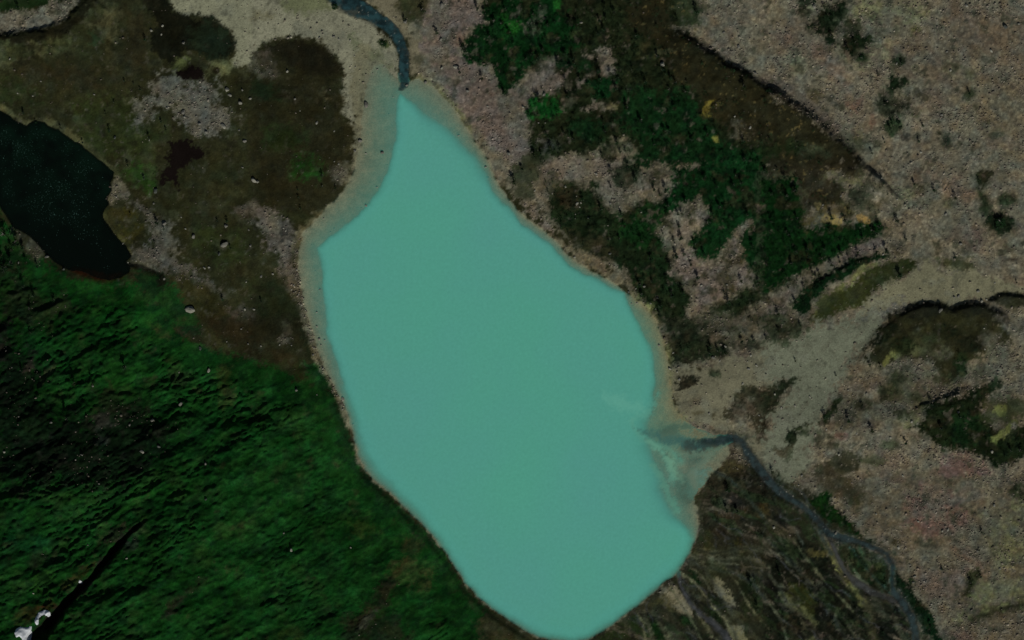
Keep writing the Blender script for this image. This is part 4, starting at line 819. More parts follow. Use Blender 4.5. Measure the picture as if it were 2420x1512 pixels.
M_GROUND, nt, b = new_mat("ground_cover")
at = N(nt, "ShaderNodeAttribute", attribute_name="cover")
c1, no1 = mul_noise(nt, at.outputs["Color"], 1.1, .80, 1.22)
c2, no2 = mul_noise(nt, c1, .16, .88, 1.12)
nt.links.new(c2, b.inputs["Base Color"])
b.inputs["Roughness"].default_value = 1.0; b.inputs["Specular IOR Level"].default_value = .02
bp = N(nt, "ShaderNodeBump"); bp.inputs["Strength"].default_value = .5; bp.inputs["Distance"].default_value = .25
nt.links.new(no1.outputs["Fac"], bp.inputs["Height"]); nt.links.new(bp.outputs[0], b.inputs["Normal"])

def water_mat(name, rough, wave, strength):
    m, nt, b = new_mat(name)
    t = N(nt, "ShaderNodeAttribute", attribute_name="tint"); a = N(nt, "ShaderNodeAttribute", attribute_name="murk")
    c, no = mul_noise(nt, t.outputs["Color"], .5, .97, 1.03, 6)
    nt.links.new(c, b.inputs["Base Color"]); nt.links.new(a.outputs["Fac"], b.inputs["Alpha"])
    b.inputs["Roughness"].default_value = rough; b.inputs["IOR"].default_value = 1.33; b.inputs["Specular IOR Level"].default_value = .15
    geo = N(nt, "ShaderNodeNewGeometry"); w = N(nt, "ShaderNodeTexNoise"); w.inputs["Scale"].default_value = wave; w.inputs["Detail"].default_value = 3
    nt.links.new(geo.outputs["Position"], w.inputs["Vector"])
    bp = N(nt, "ShaderNodeBump"); bp.inputs["Strength"].default_value = strength; bp.inputs["Distance"].default_value = .1
    nt.links.new(w.outputs["Fac"], bp.inputs["Height"]); nt.links.new(bp.outputs[0], b.inputs["Normal"])
    return m
M_LAKE = water_mat("milky_lake_water", .25, 1.0, .25)
M_STREAM = water_mat("stream_water", .25, 1.2, .5)
M_POND = water_mat("dark_pond_water", .2, 1.2, .4)

def add(name, me, mat=None, parent=None, **props):
    o = bpy.data.objects.new(name, me)
    if mat is not None and not me.materials: me.materials.append(mat)
    COL.objects.link(o)
    if parent is not None: o.parent = parent
    for k, v in props.items(): o[k] = v
    return o

me = mesh_from_grid("ground", np.ones((NY - 1, NX - 1), bool), H, {"cover": ('C', CTONE)})
add("ground", me, M_GROUND, kind="structure", label="mountain valley ground of turf, heath, scree and gravel", category="ground")

# ---- lake water: cloudier with depth
inframe = (np.abs(GX) < 420) & (np.abs(GY) < 260)
depth = np.maximum(-H, 0)
murk = 1 - np.exp(-.85 * depth)
t1 = np.clip(.5 + .45 * fbm(GX, GY, 55, 131, 3) + .12 * wn, 0, 1)[:, None]
TINT = lin((75,146,125))[None] * (1 - t1) + lin((77,142,129))[None] * t1
TINT = TINT * (1 + .022 * wn[:, None] + .018 * nf[:, None])
def wpaint(pts, w, rgb, al, soft, rag, op=1.0):
    i, a = field('l', pts, w, soft, rag)
    a = a * op
    TINT[i] = TINT[i] * (1 - a[:, None]) + lin(rgb)[None] * a[:, None]
    murk[i] = murk[i] * (1 - a) + al * a
rim = sstep(7, 0, np.abs(DD - 3.0)) * .12
TINT = TINT * (1 - rim[:, None]) + lin((72,146,142))[None] * rim[:, None]
wpaint(A(2,2,(900,720),(1050,800),(1200,830)), [4,14,6], (92,156,136), .97, 14, 8, .5)
wpaint(A(2,2,(1130,960),(1180,1050),(1290,1140),(1480,1220),(1600,1330)), [2,5,7,8,6], (92,152,130), .8, 9, 5, .6)
wpaint(A(2,2,(2150,1125),(2080,1118),(1960,1140),(1850,1178),(1760,1188)), [12,13,14,15,14], (32,48,50), .82, 7, 6, .9)
wpaint(A(2,2,(1780,1190),(1640,1165),(1450,1120),(1300,1075),(1180,1020)), [16,18,15,9,1], (50,94,90), .72, 10, 8, .85)
wpaint(A(2,2,(1960,1110),(1880,1070),(1760,1015),(1600,1002),(1440,1040)), [9,8,7,8,8], (58,92,80), .62, 9, 7, .8)
wpaint(A(2,2,(1800,1180),(1720,1170),(1660,1200)), [12,16,10], (34,50,50), .7, 10, 9, .75)
wpaint(A(2,3,(1760,-10),(1740,60),(1700,120)), [16,18,10], (88,136,120), .5, 10, 7, .7)
wpaint(A(2,2,(1340,1380),(1420,1500))+A(2,3,(1480,150),(1560,300)), [5,6,8,8], (92,152,128), .8, 8, 5, .6)
for pts_, w_, c_, al_, op_ in ((A(2,2,(1960,1190),(1820,1260),(1700,1270),(1560,1230)), [5,8,7,3], (104,112,88), .75, .6), (A(2,2,(1900,1260),(1780,1360),(1700,1480),(1720,1560)), [5,9,10,6], (112,122,100), .7, .6), (A(2,2,(1560,1180),(1480,1250),(1500,1380),(1590,1480)), [3,6,7,5], (112,140,112), .78, .6),
  (A(2,2,(1300,1140),(1420,1230),(1480,1340),(1520,1450),(1500,1560)), [3,5,6,6,3], (104,160,134), .85, .6), (A(2,2,(1880,1180),(1760,1240),(1660,1230)), [5,7,4], (44,62,58), .7, .6), (A(2,2,(1700,1060),(1560,1075),(1420,1090)), [4,5,4], (86,112,92), .7, .5),
  (A(2,2,(1760,1440),(1840,1420),(1800,1520)), [7,9,6], (96,134,122), .75, .6), (A(2,2,(1380,700),(1330,830),(1250,900),(1100,960)), [4,8,8,4], (88,152,132), .95, .5)):
    wpaint(pts_, w_, c_, al_, 8, 6, op_)
cm = cells_any((DS < 3.0) & inframe)
me = mesh_from_grid("turquoise_lake", cm, np.zeros(GX.size), {"tint": ('C', np.clip(TINT * ALBEDO, 0, .8)), "murk": ('F', np.clip(murk, 0, .985))})
add("lake", me, M_LAKE, kind="structure", label="milky turquoise glacial lake filling the valley floor", category="lake")

# ---- dark pond
pm = np.clip(.55 + .42 * sstep(.2, 2.2, ip), 0, .97)
ptint = np.tile(lin((4,9,6))[None], (GX.size, 1))
pz = np.clip(sstep(620, 330, MY - .12 * MX) * sstep(0, 60, MX + 40) * (.6 + .8 * nb), 0, 1)[:, None]
ptint = ptint * (1 - pz) + lin((6,18,11))[None] * pz
i, a = field('l', A(0,1,(680,1015),(800,1055),(900,1092),(1000,1110),(1140,1080)), [3,9,11,10,5], 6, 3)
pm[i] = pm[i] * (1 - a) + .6 * a
cm = cells_any((DP < 1.6) & inframe & (carve < .3))
me = mesh_from_grid("black_pond", cm, np.full(GX.size, POND_Z), {"tint": ('C', ptint * ALBEDO), "murk": ('F', pm)})
add("pond", me, M_POND, kind="structure", label="small black mountain pond at the foot of the green slope", category="pond")

# ---- streams
def stream(name, label, which, rgb, rgb2, al):
    c, sd = CH[which]
    rip = np.clip(.5 + .8 * fbm(GX, GY, 3.0, 141, 3), 0, 1)[:, None]
    t = lin(rgb)[None] * (1 - rip) + lin(rgb2)[None] * rip
    foam = ((_hash(np.arange(GX.size), np.arange(GX.size) * 5, 321) > .985) & (nm > -.1)).astype(float)[:, None] * .5
    t = t * (1 - foam) + lin((110,118,112))[None] * foam
    m = cells_any((sd + 2.2 * nm + 1.2 * nb > -.8) & inframe & (DS > -5.0 if which == 0 else DS > -10.0))
    z = np.maximum(HW, .012)
    me = mesh_from_grid(name, m, z, {"tint": ('C', np.clip(t * ALBEDO, 0, .8)), "murk": ('F', al * (.62 + .38 * rip[:, 0]) * sstep(-9, -4, DS) * sstep(-2, 4.5, sd + 2.2 * nm + 2.0 * nb))})
    add(name, me, M_STREAM, kind="structure", label=label, category="stream")
stream("stream", "dark blue stream winding between gravel bars to the head of the lake", 0, (19,36,40), (34,58,60), .95)
stream("river", "blue grey braided river running along the foot of the scree", 1, (24,34,36), (44,58,58), .78)
stream("side_channel", "grey side channel looping through the green river flat", 2, (44,46,46), (64,66,64), .75)
stream("creek", "narrow grey creek crossing the delta flat into the lake", 3, (42,46,48), (66,68,68), .8)
stream("outflow", "thin dark brook draining the black pond", 4, (12,14,11), (22,22,16), .9)
# ---------------------------------------------------------------- stones and boulders
def rock_mat(name, rgb, lo=.75, hi=1.25):
    m, nt, b = new_mat(name)
    rgbn = N(nt, "ShaderNodeRGB"); rgbn.outputs[0].default_value = tuple(np.clip(lin(rgb) * ALBEDO, 0, .8)) + (1,)
    c, no = mul_noise(nt, rgbn.outputs[0], 1.6, lo, hi)
    nt.links.new(c, b.inputs["Base Color"])
    b.inputs["Roughness"].default_value = .9; b.inputs["Specular IOR Level"].default_value = .05
    bp = N(nt, "ShaderNodeBump"); bp.inputs["Strength"].default_value = .6; bp.inputs["Distance"].default_value = .2
    nt.links.new(no.outputs["Fac"], bp.inputs["Height"]); nt.links.new(bp.outputs[0], b.inputs["Normal"])
    return m
ROCK = {'pale': rock_mat("pale_granite", (104,103,92)), 'grey': rock_mat("grey_gneiss", (86,85,77)), 'dark': rock_mat("lichen_dark_rock", (58,61,56))}

def boulder_mesh(name, seed, sub=2):
    r = np.random.default_rng(seed)
    bm = bmesh.new(); bmesh.ops.create_icosphere(bm, subdivisions=sub, radius=1)
    planes = [(Vector(r.normal(size=3)).normalized(), r.uniform(.55, .88)) for _ in range(9)]
    sc = (r.uniform(.85, 1.2), r.uniform(.75, 1.0), r.uniform(.6, .85))
    for v in bm.verts:
        p = v.co.copy()
        for n, d in planes:
            k = p.dot(n)
            if k > d: p -= n * (k - d)
        p *= 1 + r.uniform(-.05, .05)
        v.co = Vector((p.x * sc[0], p.y * sc[1], p.z * sc[2] + .25))
    me = bpy.data.meshes.new(name); bm.to_mesh(me); bm.free()
    return me
BOULDER = {(t, k): boulder_mesh("boulder_" + t, 300 + k) for t in ROCK for k in range(5)}
for (t, k), me in BOULDER.items(): me.materials.append(ROCK[t])

# (tile column, row, x, y, radius in tile units, tone)
B = [(0,0,1430,285,22,'pale'),(0,0,2145,850,34,'pale'),(0,0,2170,900,22,'pale'),(0,0,2272,975,24,'pale'),(0,0,2362,932,20,'pale'),(0,0,1735,1060,30,'grey'),(0,0,1745,1105,22,'pale'),(0,0,2110,1192,32,'pale'),(0,0,1948,1250,20,'pale'),
(0,0,2310,1332,28,'grey'),(0,0,1885,1170,22,'grey'),(0,0,1535,242,18,'pale'),(0,0,92,556,12,'pale'),(0,0,385,768,11,'pale'),(0,0,165,880,11,'pale'),(0,0,310,906,11,'pale'),(0,0,1735,405,22,'grey'),(0,0,890,892,12,'grey'),(0,0,2290,850,14,'grey'),(0,0,1410,1325,12,'pale'),(0,0,1855,1100,16,'grey'),(0,0,2260,1230,16,'grey'),(0,0,2110,1100,14,'grey'),(0,0,1085,1300,20,'dark'),(0,0,1525,325,14,'pale'),
(1,0,1065,152,14,'pale'),(1,0,296,672,22,'pale'),(1,0,1040,990,36,'grey'),(1,0,1193,1440,22,'grey'),(1,0,1890,632,30,'pale'),(1,0,1602,775,26,'grey'),(1,0,1412,205,28,'grey'),(1,0,985,1332,24,'grey'),(1,0,735,345,18,'grey'),(1,0,1225,195,15,'grey'),(1,0,575,1162,20,'pale'),(1,0,930,530,10,'pale'),(1,0,1145,655,11,'pale'),(1,0,1425,805,16,'pale'),(1,0,1915,1280,15,'pale'),(1,0,1295,915,12,'pale'),
(1,0,2390,1450,28,'grey'),(1,0,780,368,14,'pale'),(1,0,890,382,14,'pale'),(1,0,1758,50,36,'grey'),(1,0,1297,262,9,'pale'),(1,0,940,632,11,'pale'),(1,0,1210,632,9,'pale'),(1,0,600,355,12,'grey'),(1,0,145,580,11,'pale'),(1,0,415,1048,10,'pale'),(1,0,365,935,18,'grey'),(1,0,1105,695,9,'pale'),(1,0,2000,860,22,'grey'),(1,0,2190,1005,14,'pale'),(1,0,2220,1080,13,'pale'),(1,0,1810,910,12,'pale'),(1,0,1040,1450,12,'pale'),(1,0,1255,1080,9,'pale'),(1,0,935,1425,20,'grey'),(1,0,740,1240,14,'pale'),
(2,0,1425,608,38,'pale'),(2,0,652,215,18,'pale'),(2,0,2140,440,22,'grey'),(2,0,105,1012,16,'pale'),(2,0,90,1140,13,'pale'),(2,0,300,890,26,'grey'),(2,0,2250,1205,20,'pale'),(2,0,2105,1100,13,'pale'),(2,0,2300,690,22,'grey'),(2,0,250,1160,11,'pale'),(2,0,315,1160,11,'pale'),
(3,0,560,842,14,'pale'),(3,0,1445,1440,16,'pale'),(3,0,1320,905,10,'pale'),(3,0,1640,1085,20,'grey'),(3,0,410,718,14,'pale'),(3,0,2110,480,20,'pale'),(3,0,2240,250,30,'dark'),(3,0,2370,225,18,'grey'),(3,0,440,60,30,'pale'),(3,0,780,1045,14,'pale'),(3,0,1690,490,14,'pale'),(3,0,1215,600,16,'pale'),(3,0,905,1265,10,'pale'),(3,0,1430,1340,16,'pale'),(3,0,600,910,12,'pale'),
(0,1,2120,800,42,'grey'),(0,1,1830,722,26,'grey'),(0,1,1800,1415,56,'pale'),(0,1,1210,967,12,'pale'),(0,1,2135,625,28,'grey'),(0,1,2400,192,30,'pale'),(0,1,1470,292,30,'dark'),(0,1,1552,1122,18,'grey'),(0,1,2312,1412,18,'pale'),(0,1,1452,412,16,'grey'),(0,1,442,915,22,'grey'),(0,1,1752,650,13,'pale'),(0,1,1712,540,10,'pale'),(0,1,2368,810,20,'grey'),(0,1,1100,350,14,'pale'),(0,1,1930,1020,18,'pale'),(0,1,1975,1015,14,'pale'),(0,1,1550,600,30,'grey'),(0,1,2400,1410,16,'pale'),(0,1,2325,1152,11,'pale'),(0,1,2290,70,12,'pale'),(0,1,2350,660,11,'grey'),(0,1,2070,890,22,'dark'),(0,1,1285,955,12,'pale'),(0,1,600,1030,20,'dark'),(0,1,175,970,14,'grey'),(0,1,955,395,10,'grey'),(0,1,1160,790,12,'grey'),
(1,1,705,680,11,'pale'),(1,1,640,550,11,'pale'),(1,1,740,650,9,'pale'),(1,1,1040,430,18,'pale'),(1,1,995,455,11,'pale'),(1,1,605,1225,17,'grey'),(1,1,525,805,8,'pale'),(1,1,1140,255,12,'pale'),(1,1,1240,50,8,'pale'),(1,1,560,1050,8,'pale'),(1,1,475,675,8,'pale'),(1,1,15,205,24,'pale'),(1,1,2190,168,15,'pale'),(1,1,2170,65,16,'pale'),(1,1,355,1185,14,'pale'),(1,1,335,1225,13,'pale'),(1,1,402,1272,12,'pale'),(1,1,450,1310,12,'pale'),(1,1,432,1372,12,'pale'),(1,1,370,1245,10,'pale'),(1,1,385,1040,16,'pale'),(1,1,160,1075,16,'pale'),(1,1,280,670,12,'pale'),(1,1,260,645,10,'pale'),(1,1,185,860,14,'grey'),(1,1,780,40,13,'pale'),(1,1,740,15,11,'pale'),(1,1,1205,180,8,'pale'),(1,1,575,1440,12,'pale'),(1,1,470,1420,10,'pale'),(1,1,50,1100,18,'grey'),
(2,1,1130,1355,12,'pale'),(2,1,1182,1350,11,'pale'),(2,1,1112,1402,13,'pale'),(2,1,1310,1355,14,'pale'),(2,1,1356,1410,11,'pale'),(2,1,590,920,16,'pale'),(2,1,615,412,20,'pale'),(2,1,650,405,14,'pale'),(2,1,640,445,12,'pale'),(2,1,600,552,11,'pale'),(2,1,722,548,12,'pale'),(2,1,1436,630,14,'pale'),(2,1,1790,1186,16,'pale'),(2,1,505,252,16,'pale'),(2,1,1222,495,13,'pale'),(2,1,1250,1192,20,'grey'),(2,1,215,290,12,'pale'),(2,1,930,415,18,'pale'),(2,1,1375,1300,14,'grey'),(2,1,1100,1245,18,'dark'),(2,1,610,342,10,'pale'),(2,1,2030,1178,12,'pale'),(2,1,1170,1215,10,'pale'),(2,1,380,318,10,'pale'),(2,1,600,512,9,'pale'),(2,1,905,620,10,'pale'),(2,1,925,885,16,'dark'),
(3,1,1985,1240,20,'pale'),(3,1,2020,1335,20,'pale'),(3,1,2145,1160,12,'pale'),(3,1,1072,172,16,'pale'),(3,1,1632,1422,26,'grey'),(3,1,2065,1320,13,'pale'),(3,1,1920,740,12,'pale'),(3,1,1220,370,14,'pale'),(3,1,1075,485,11,'pale'),(3,1,1800,1285,18,'grey'),(3,1,1760,1295,16,'grey'),(3,1,690,340,13,'grey'),(3,1,520,425,14,'pale'),(3,1,1010,830,14,'pale'),
(0,2,1972,478,24,'pale'),(0,2,1708,795,26,'grey'),(0,2,1690,496,12,'pale'),(0,2,40,1246,16,'pale'),(0,2,715,1322,12,'pale'),(0,2,770,1275,14,'grey'),(0,2,1440,948,22,'grey'),(0,2,1892,270,24,'dark'),(0,2,878,622,16,'grey'),(0,2,2142,206,11,'pale'),(0,2,482,970,16,'grey'),(0,2,1942,1360,16,'grey'),(0,2,112,450,10,'grey'),(0,2,175,915,10,'grey'),(0,2,2345,225,13,'grey'),(0,2,1500,1195,22,'dark'),(0,2,2280,85,12,'grey'),
(1,2,512,92,13,'pale'),(1,2,600,180,20,'pale'),(1,2,632,458,18,'pale'),(1,2,820,748,22,'pale'),(1,2,945,963,16,'pale'),(1,2,918,988,14,'pale'),(1,2,382,662,20,'grey'),(1,2,546,266,13,'pale'),(1,2,648,188,12,'pale'),(1,2,575,60,14,'pale'),(1,2,222,235,14,'pale'),(1,2,335,238,12,'grey'),(1,2,45,246,12,'pale'),(1,2,818,845,14,'pale'),(1,2,765,712,11,'pale'),(1,2,575,706,9,'grey'),(1,2,540,330,15,'grey'),(1,2,615,235,12,'pale'),
(2,2,1390,238,14,'grey'),(2,2,1522,310,13,'pale'),(2,2,2015,248,18,'pale'),(2,2,2255,335,18,'pale'),(2,2,2225,392,12,'pale'),(2,2,2310,430,15,'pale'),(2,2,2235,462,18,'pale'),(2,2,2178,602,18,'pale'),(2,2,1520,740,9,'pale'),(2,2,1862,885,18,'pale'),(2,2,1490,460,18,'pale'),(2,2,1900,355,22,'grey'),(2,2,1965,385,13,'pale'),(2,2,1580,560,20,'grey'),(2,2,1560,490,14,'pale'),(2,2,2335,900,12,'grey'),
(3,2,2048,276,13,'pale'),(3,2,2042,78,12,'pale'),(3,2,1155,1112,18,'pale'),(3,2,668,1272,20,'pale'),(3,2,125,832,16,'pale'),(3,2,255,812,16,'pale'),(3,2,838,1076,14,'pale'),(3,2,1355,962,18,'pale'),(3,2,758,662,14,'pale'),(3,2,930,695,16,'grey'),(3,2,1280,400,11,'pale'),(3,2,395,725,14,'pale'),(3,2,820,210,10,'pale'),(3,2,1800,870,18,'grey'),(3,2,1040,1165,12,'pale'),(3,2,320,1470,16,'grey'),(3,2,1275,1470,16,'pale'),(3,2,2115,1245,22,'pale'),(3,2,550,1035,14,'pale'),(3,2,65,700,15,'pale'),
(0,3,935,35,13,'grey'),(0,3,1195,742,14,'pale'),(0,3,1945,185,16,'dark'),(0,3,830,615,12,'grey'),(0,3,315,1072,10,'pale'),(1,3,332,662,22,'pale'),(1,3,895,638,13,'pale'),(1,3,262,502,14,'grey'),
(2,3,1130,378,0,'pale'),(3,3,235,150,13,'pale'),(3,3,172,108,11,'pale'),(3,3,318,130,11,'pale'),(3,3,290,50,12,'pale'),(3,3,1022,322,13,'pale'),(3,3,1342,802,14,'pale'),(3,3,1388,912,16,'pale'),(3,3,1372,968,16,'grey'),(3,3,1490,960,20,'grey'),(3,3,1525,848,10,'pale'),(3,3,1645,482,16,'pale'),(3,3,1700,470,18,'pale'),(3,3,1420,392,13,'pale'),(3,3,1425,142,12,'pale'),(3,3,1230,640,22,'pale'),(3,3,52,448,20,'pale'),(3,3,640,500,20,'grey'),(3,3,1545,1175,13,'pale'),(3,3,1980,672,15,'grey'),(3,3,1635,840,18,'dark')]
B = [b for b in B if b[4] > 0]

BANCH = [((110,130),"on the olive heath below the pale curved bank"),((400,70),"in the dark mossy hollow beside the sand flat"),((460,265),"on the grey rubble patch above the black peat hollow"),((560,235),"on brown heath beside the grey rubble patch"),
((250,330),"on the turf between the black pond and its pale shore"),((700,210),"on the dark round mound beside the sand flat"),((800,95),"on the pale sand flat beside the blue stream"),((915,60),"in the bed of the dark blue stream"),((885,160),"on the silty flat at the head of the lake"),
((875,250),"standing in the shallows at the narrow head of the lake"),((880,350),"in the shelf water off the dark heath"),((1010,190),"on the gravel beside the stream mouth"),((1080,150),"on the pinkish rubble east of the stream"),((1060,40),"on rubble beside the stream's upper bend"),((1170,260),"on the rubble shore east of the lake's narrow head"),
((1250,260),"on scree below the bright green thicket"),((1380,60),"among the brush near the upper edge"),((1565,150),"on the brown crest beside the dark trench"),((1770,140),"on the scree just across the dark trench"),((1770,290),"on the brown moraine beside the yellow patches"),((1930,60),"beside the dark bushes on the scree plain"),
((1960,210),"on the pebbly strip along the trench"),((2060,280),"among scattered dark shrubs on the scree plain"),((2200,90),"on the reddish scree in the far corner"),((2170,330),"on the scree plain past the shrubs"),((2090,420),"beside the thin crack across the scree"),((2000,480),"beside the yellow sand scrapes"),((2280,560),"on the eroded scree above the gravel wash"),((2310,690),"on the pale gravel above the dark stream bank"),((2220,735),"on the dark stream bank"),
((290,470),"on the rocky neck beside the black pond"),((270,620),"at the pond's outflow"),((110,600),"on the green slope edge below the pond"),((400,540),"on the rubble saddle east of the pond"),((520,560),"on the olive heath midway between pond and lake"),((540,690),"on the stony ground above the lake's western shore"),((610,420),"on the heath above the lake's western bend"),((450,735),"beside the dark green gully head"),((655,545),"in the dark rubble pile by the western shore"),((700,690),"in the boulder rim along the western shore"),
((790,480),"on the pale shelf at the lake's western bend"),((750,620),"on the pale shelf off the western shore"),((790,390),"on the stony lip above the western shelf"),((1150,410),"at the waterline below the pinkish rubble"),((1300,430),"on pale rubble above the eastern shore"),((1370,500),"on the dark brush mound above the eastern shore"),((1450,480),"on the light scree tongue between thickets"),((1570,540),"on the small scree gap in the thicket"),((1440,610),"on the eastern shore bank"),((1540,715),"at the shore by the eastern sandy shelf"),
((1660,670),"on the large pinkish scree clearing"),((1500,690),"at the corner of the eastern shore"),((1600,840),"on the brush edge above the eastern shelf"),((1760,850),"on the gravel fan below the brush"),((1620,880),"on the pale delta sand"),((1680,970),"in the scrubby tuft on the delta sand"),((1870,950),"on the gravel fan beside the narrow green strips"),((2050,920),"on mixed scrub ground right of the gravel fan"),((2150,1020),"on the sandy tongue beside the dark scrub"),((2330,850),"on the olive hilltop"),((2340,1040),"in the dark scrub of the eastern hill"),((2020,1080),"beside the reddish patch on the eastern slope"),
((70,870),"on the dark rocky mountainside"),((190,1100),"on the dark broken slope among turf steps"),((425,900),"on the tan and green slope below the gully"),((490,900),"on the bright green slope above the western shore"),((360,990),"on the dark green hillside"),((560,830),"on the brown bench above the shore"),((660,820),"on the brown turf above the shore"),((745,830),"in the boulder beach along the south-western shore"),((810,960),"on the narrow pink beach"),((700,920),"on smooth green turf above the narrow beach"),((690,1300),"on the ridged green slope"),((820,1290),"on the lower green slope"),((260,1280),"beside the dark gully"),
((1880,1170),"on the gravel spit beside the braided river"),((1985,1260),"in the middle of the braided river"),((1830,1250),"on the dark delta flat"),((2080,1210),"on the slope above the braided river"),((2180,1240),"in the reddish boulder field"),((2170,1360),"on the scree edge above the river"),((2300,1320),"on the sage slope beyond the boulder field")]

ORD = ["first","second","third","fourth","fifth","sixth","seventh","eighth","ninth","tenth","eleventh","twelfth","thirteenth","fourteenth","fifteenth","sixteenth","seventeenth","eighteenth","nineteenth","twentieth"]
def nearest(anch, X, Y):
    return min(range(len(anch)), key=lambda k: (anch[k][0][0] - X) ** 2 + (anch[k][0][1] - Y) ** 2)
def tell_apart(items, noun):
    """items: list of dicts with X, Y, size, look, place; gives each its own label"""
    by = {}
    for it in items: by.setdefault((it['place'], it['look']), []).append(it)
    for (pl, look), v in by.items():
        v.sort(key=lambda d: d['X'])
        if len(v) == 1: v[0]['label'] = f"{look} {noun} {pl}"
        elif len(v) == 2:
            v[0]['label'] = f"{look} {noun} {pl}, left one"; v[1]['label'] = f"{look} {noun} {pl}, right one"
        elif len(v) <= 20:
            for n, d in enumerate(v): d['label'] = f"{look} {noun} {pl}, {ORD[n]} from left"
        else:
            for d in v: d['label'] = f"{look} {noun} {pl}"

brocks = []
for (c, r, x, y, rad, tone) in B:
    X, Y = A(c, r, (x, y))[0]
    brocks.append(dict(X=X, Y=Y, R=rad / 4 * S * .88, tone=tone))
# more blocks lying about the scree, largest first
cand = np.where((KIND['s'] > .75) & (np.abs(GX) < 318) & (np.abs(GY) < 198) & (DS > 1.0) & (carve < .05))[0]
pick = rng.choice(cand, 60, replace=False)
for p in pick:
    brocks.append(dict(X=float(to_map(GX[p] * kx[p], 0)[0]), Y=float(to_map(0, GY[p] * kx[p])[1]), R=float(rng.uniform(.85, 1.35)), tone=['grey', 'pale', 'grey'][int(rng.integers(3))]))
brocks = brocks[:300]
TONE = {'pale': 'pale', 'grey': 'grey', 'dark': 'dark'}
for d in brocks:
    sz = 'large ' if d['R'] > 1.75 else ('small ' if d['R'] < .85 else '')
    d['look'] = sz + TONE[d['tone']]; d['place'] = BANCH[nearest(BANCH, d['X'], d['Y'])][1]
tell_apart(brocks, "boulder")
bx, by, bz = survey_point([d['X'] for d in brocks], [d['Y'] for d in brocks])
for n, d in enumerate(brocks):
    o = add("boulder", BOULDER[(d['tone'], n % 5)], label=d['label'], category="boulder", group="boulders strewn over the valley")
    o.location = (bx[n], by[n], bz[n]); R = d['R']
    o.scale = (R * random.uniform(.9, 1.15), R * random.uniform(.85, 1.05), R * random.uniform(.9, 1.2))
    o.rotation_euler = (random.uniform(-.15, .15), random.uniform(-.15, .15), random.uniform(0, 6.28))

# uncountable scree stones
def soup(name, base_v, base_f, pos, scl, rotz, cols, mat, **props):
    n, nv = len(pos), len(base_v[0])
    var = rng.integers(0, len(base_v), n)
    V = np.array(base_v)[var]                                    # n, nv, 3
    c, s = np.cos(rotz)[:, None], np.sin(rotz)[:, None]
    V = V * scl[:, None, :]
    W = np.stack([V[..., 0] * c - V[..., 1] * s, V[..., 0] * s + V[..., 1] * c, V[..., 2]], -1) + pos[:, None, :]
    F = (np.array(base_f)[None] + (np.arange(n) * nv)[:, None, None]).reshape(-1, np.array(base_f).shape[1])
    me = bpy.data.meshes.new(name)
    me.vertices.add(n * nv); me.vertices.foreach_set("co", W.astype(np.float32).ravel())
    k = F.shape[1]
    me.loops.add(F.size); me.loops.foreach_set("vertex_index", F.astype(np.int32).ravel())
    me.polygons.add(len(F)); me.polygons.foreach_set("loop_start", np.arange(len(F), dtype=np.int32) * k)
    me.update(calc_edges=True)
    at = me.attributes.new("tint", 'FLOAT_COLOR', 'POINT')
    cc = np.concatenate([np.repeat(cols, nv, 0), np.ones((n * nv, 1))], 1)
    at.data.foreach_set("color", cc.astype(np.float32).ravel())
    return add(name, me, mat, **props)
def tint_mat(name, rough=.9, lo=.85, hi=1.15, scale=3.0):
    m, nt, b = new_mat(name)
    t = N(nt, "ShaderNodeAttribute", attribute_name="tint")
    c, no = mul_noise(nt, t.outputs["Color"], scale, lo, hi)
    nt.links.new(c, b.inputs["Base Color"]); b.inputs["Roughness"].default_value = rough; b.inputs["Specular IOR Level"].default_value = .05
    return m
def ico_var(k):
    out = []
    for s in range(k):
        r = np.random.default_rng(900 + s); bm = bmesh.new(); bmesh.ops.create_icosphere(bm, subdivisions=1, radius=1)
        out.append(np.array([v.co[:] for v in bm.verts]) * (1 + r.uniform(-.25, .15, (len(bm.verts), 1))) * [1, .8, .65] + [0, 0, .2]); f = [[v.index for v in q.verts] for q in bm.faces]; bm.free()
    return out, f
iv, ifc = ico_var(6)
w = KIND['s'] * (np.abs(GX) < 326) * (np.abs(GY) < 206) * (DS > .3) * (carve < .1) * np.clip(.45 + 1.1 * fbm(GX, GY, 14, 151, 3), .05, 1.6) * (1 - .9 * sstep(0, 8, DM))
w += .10 * KIND['d'] * (np.abs(GX) < 326) * (np.abs(GY) < 206) * (DS > .3) + .012 * KIND['h'] * (np.abs(GX) < 326) * (np.abs(GY) < 206) * (DS > 0)
edge = (np.abs(DS - 1.2) < 1.6) * (MX < 960) * (MY < 960) * (MY > 560) * 1.6
w = np.maximum(w + edge, 0); w /= w.sum()
NS = 19000
pi = rng.choice(GX.size, NS, p=w)
px = GX[pi] + rng.uniform(-.4, .4, NS); py = GY[pi] + rng.uniform(-.4, .4, NS); pz = ground_z(px, py)
sr = np.clip(np.exp(rng.normal(-1.05, .42, NS)), .16, 1.0)
sc = sr[:, None] * rng.uniform(.8, 1.25, (NS, 3))
tone = np.exp(rng.normal(.10, .26, NS))[:, None] * (.55 * CTONE[pi] + .45 * lin((96,88,79))[None] * ALBEDO)
soup("scree_stones", iv, ifc, np.stack([px, py, pz], 1), sc, rng.uniform(0, 6.28, NS), np.clip(tone, .02, .7), tint_mat("scree_stone"), kind="stuff", label="grey and pinkish loose stones scattered over scree and beaches", category="stones")

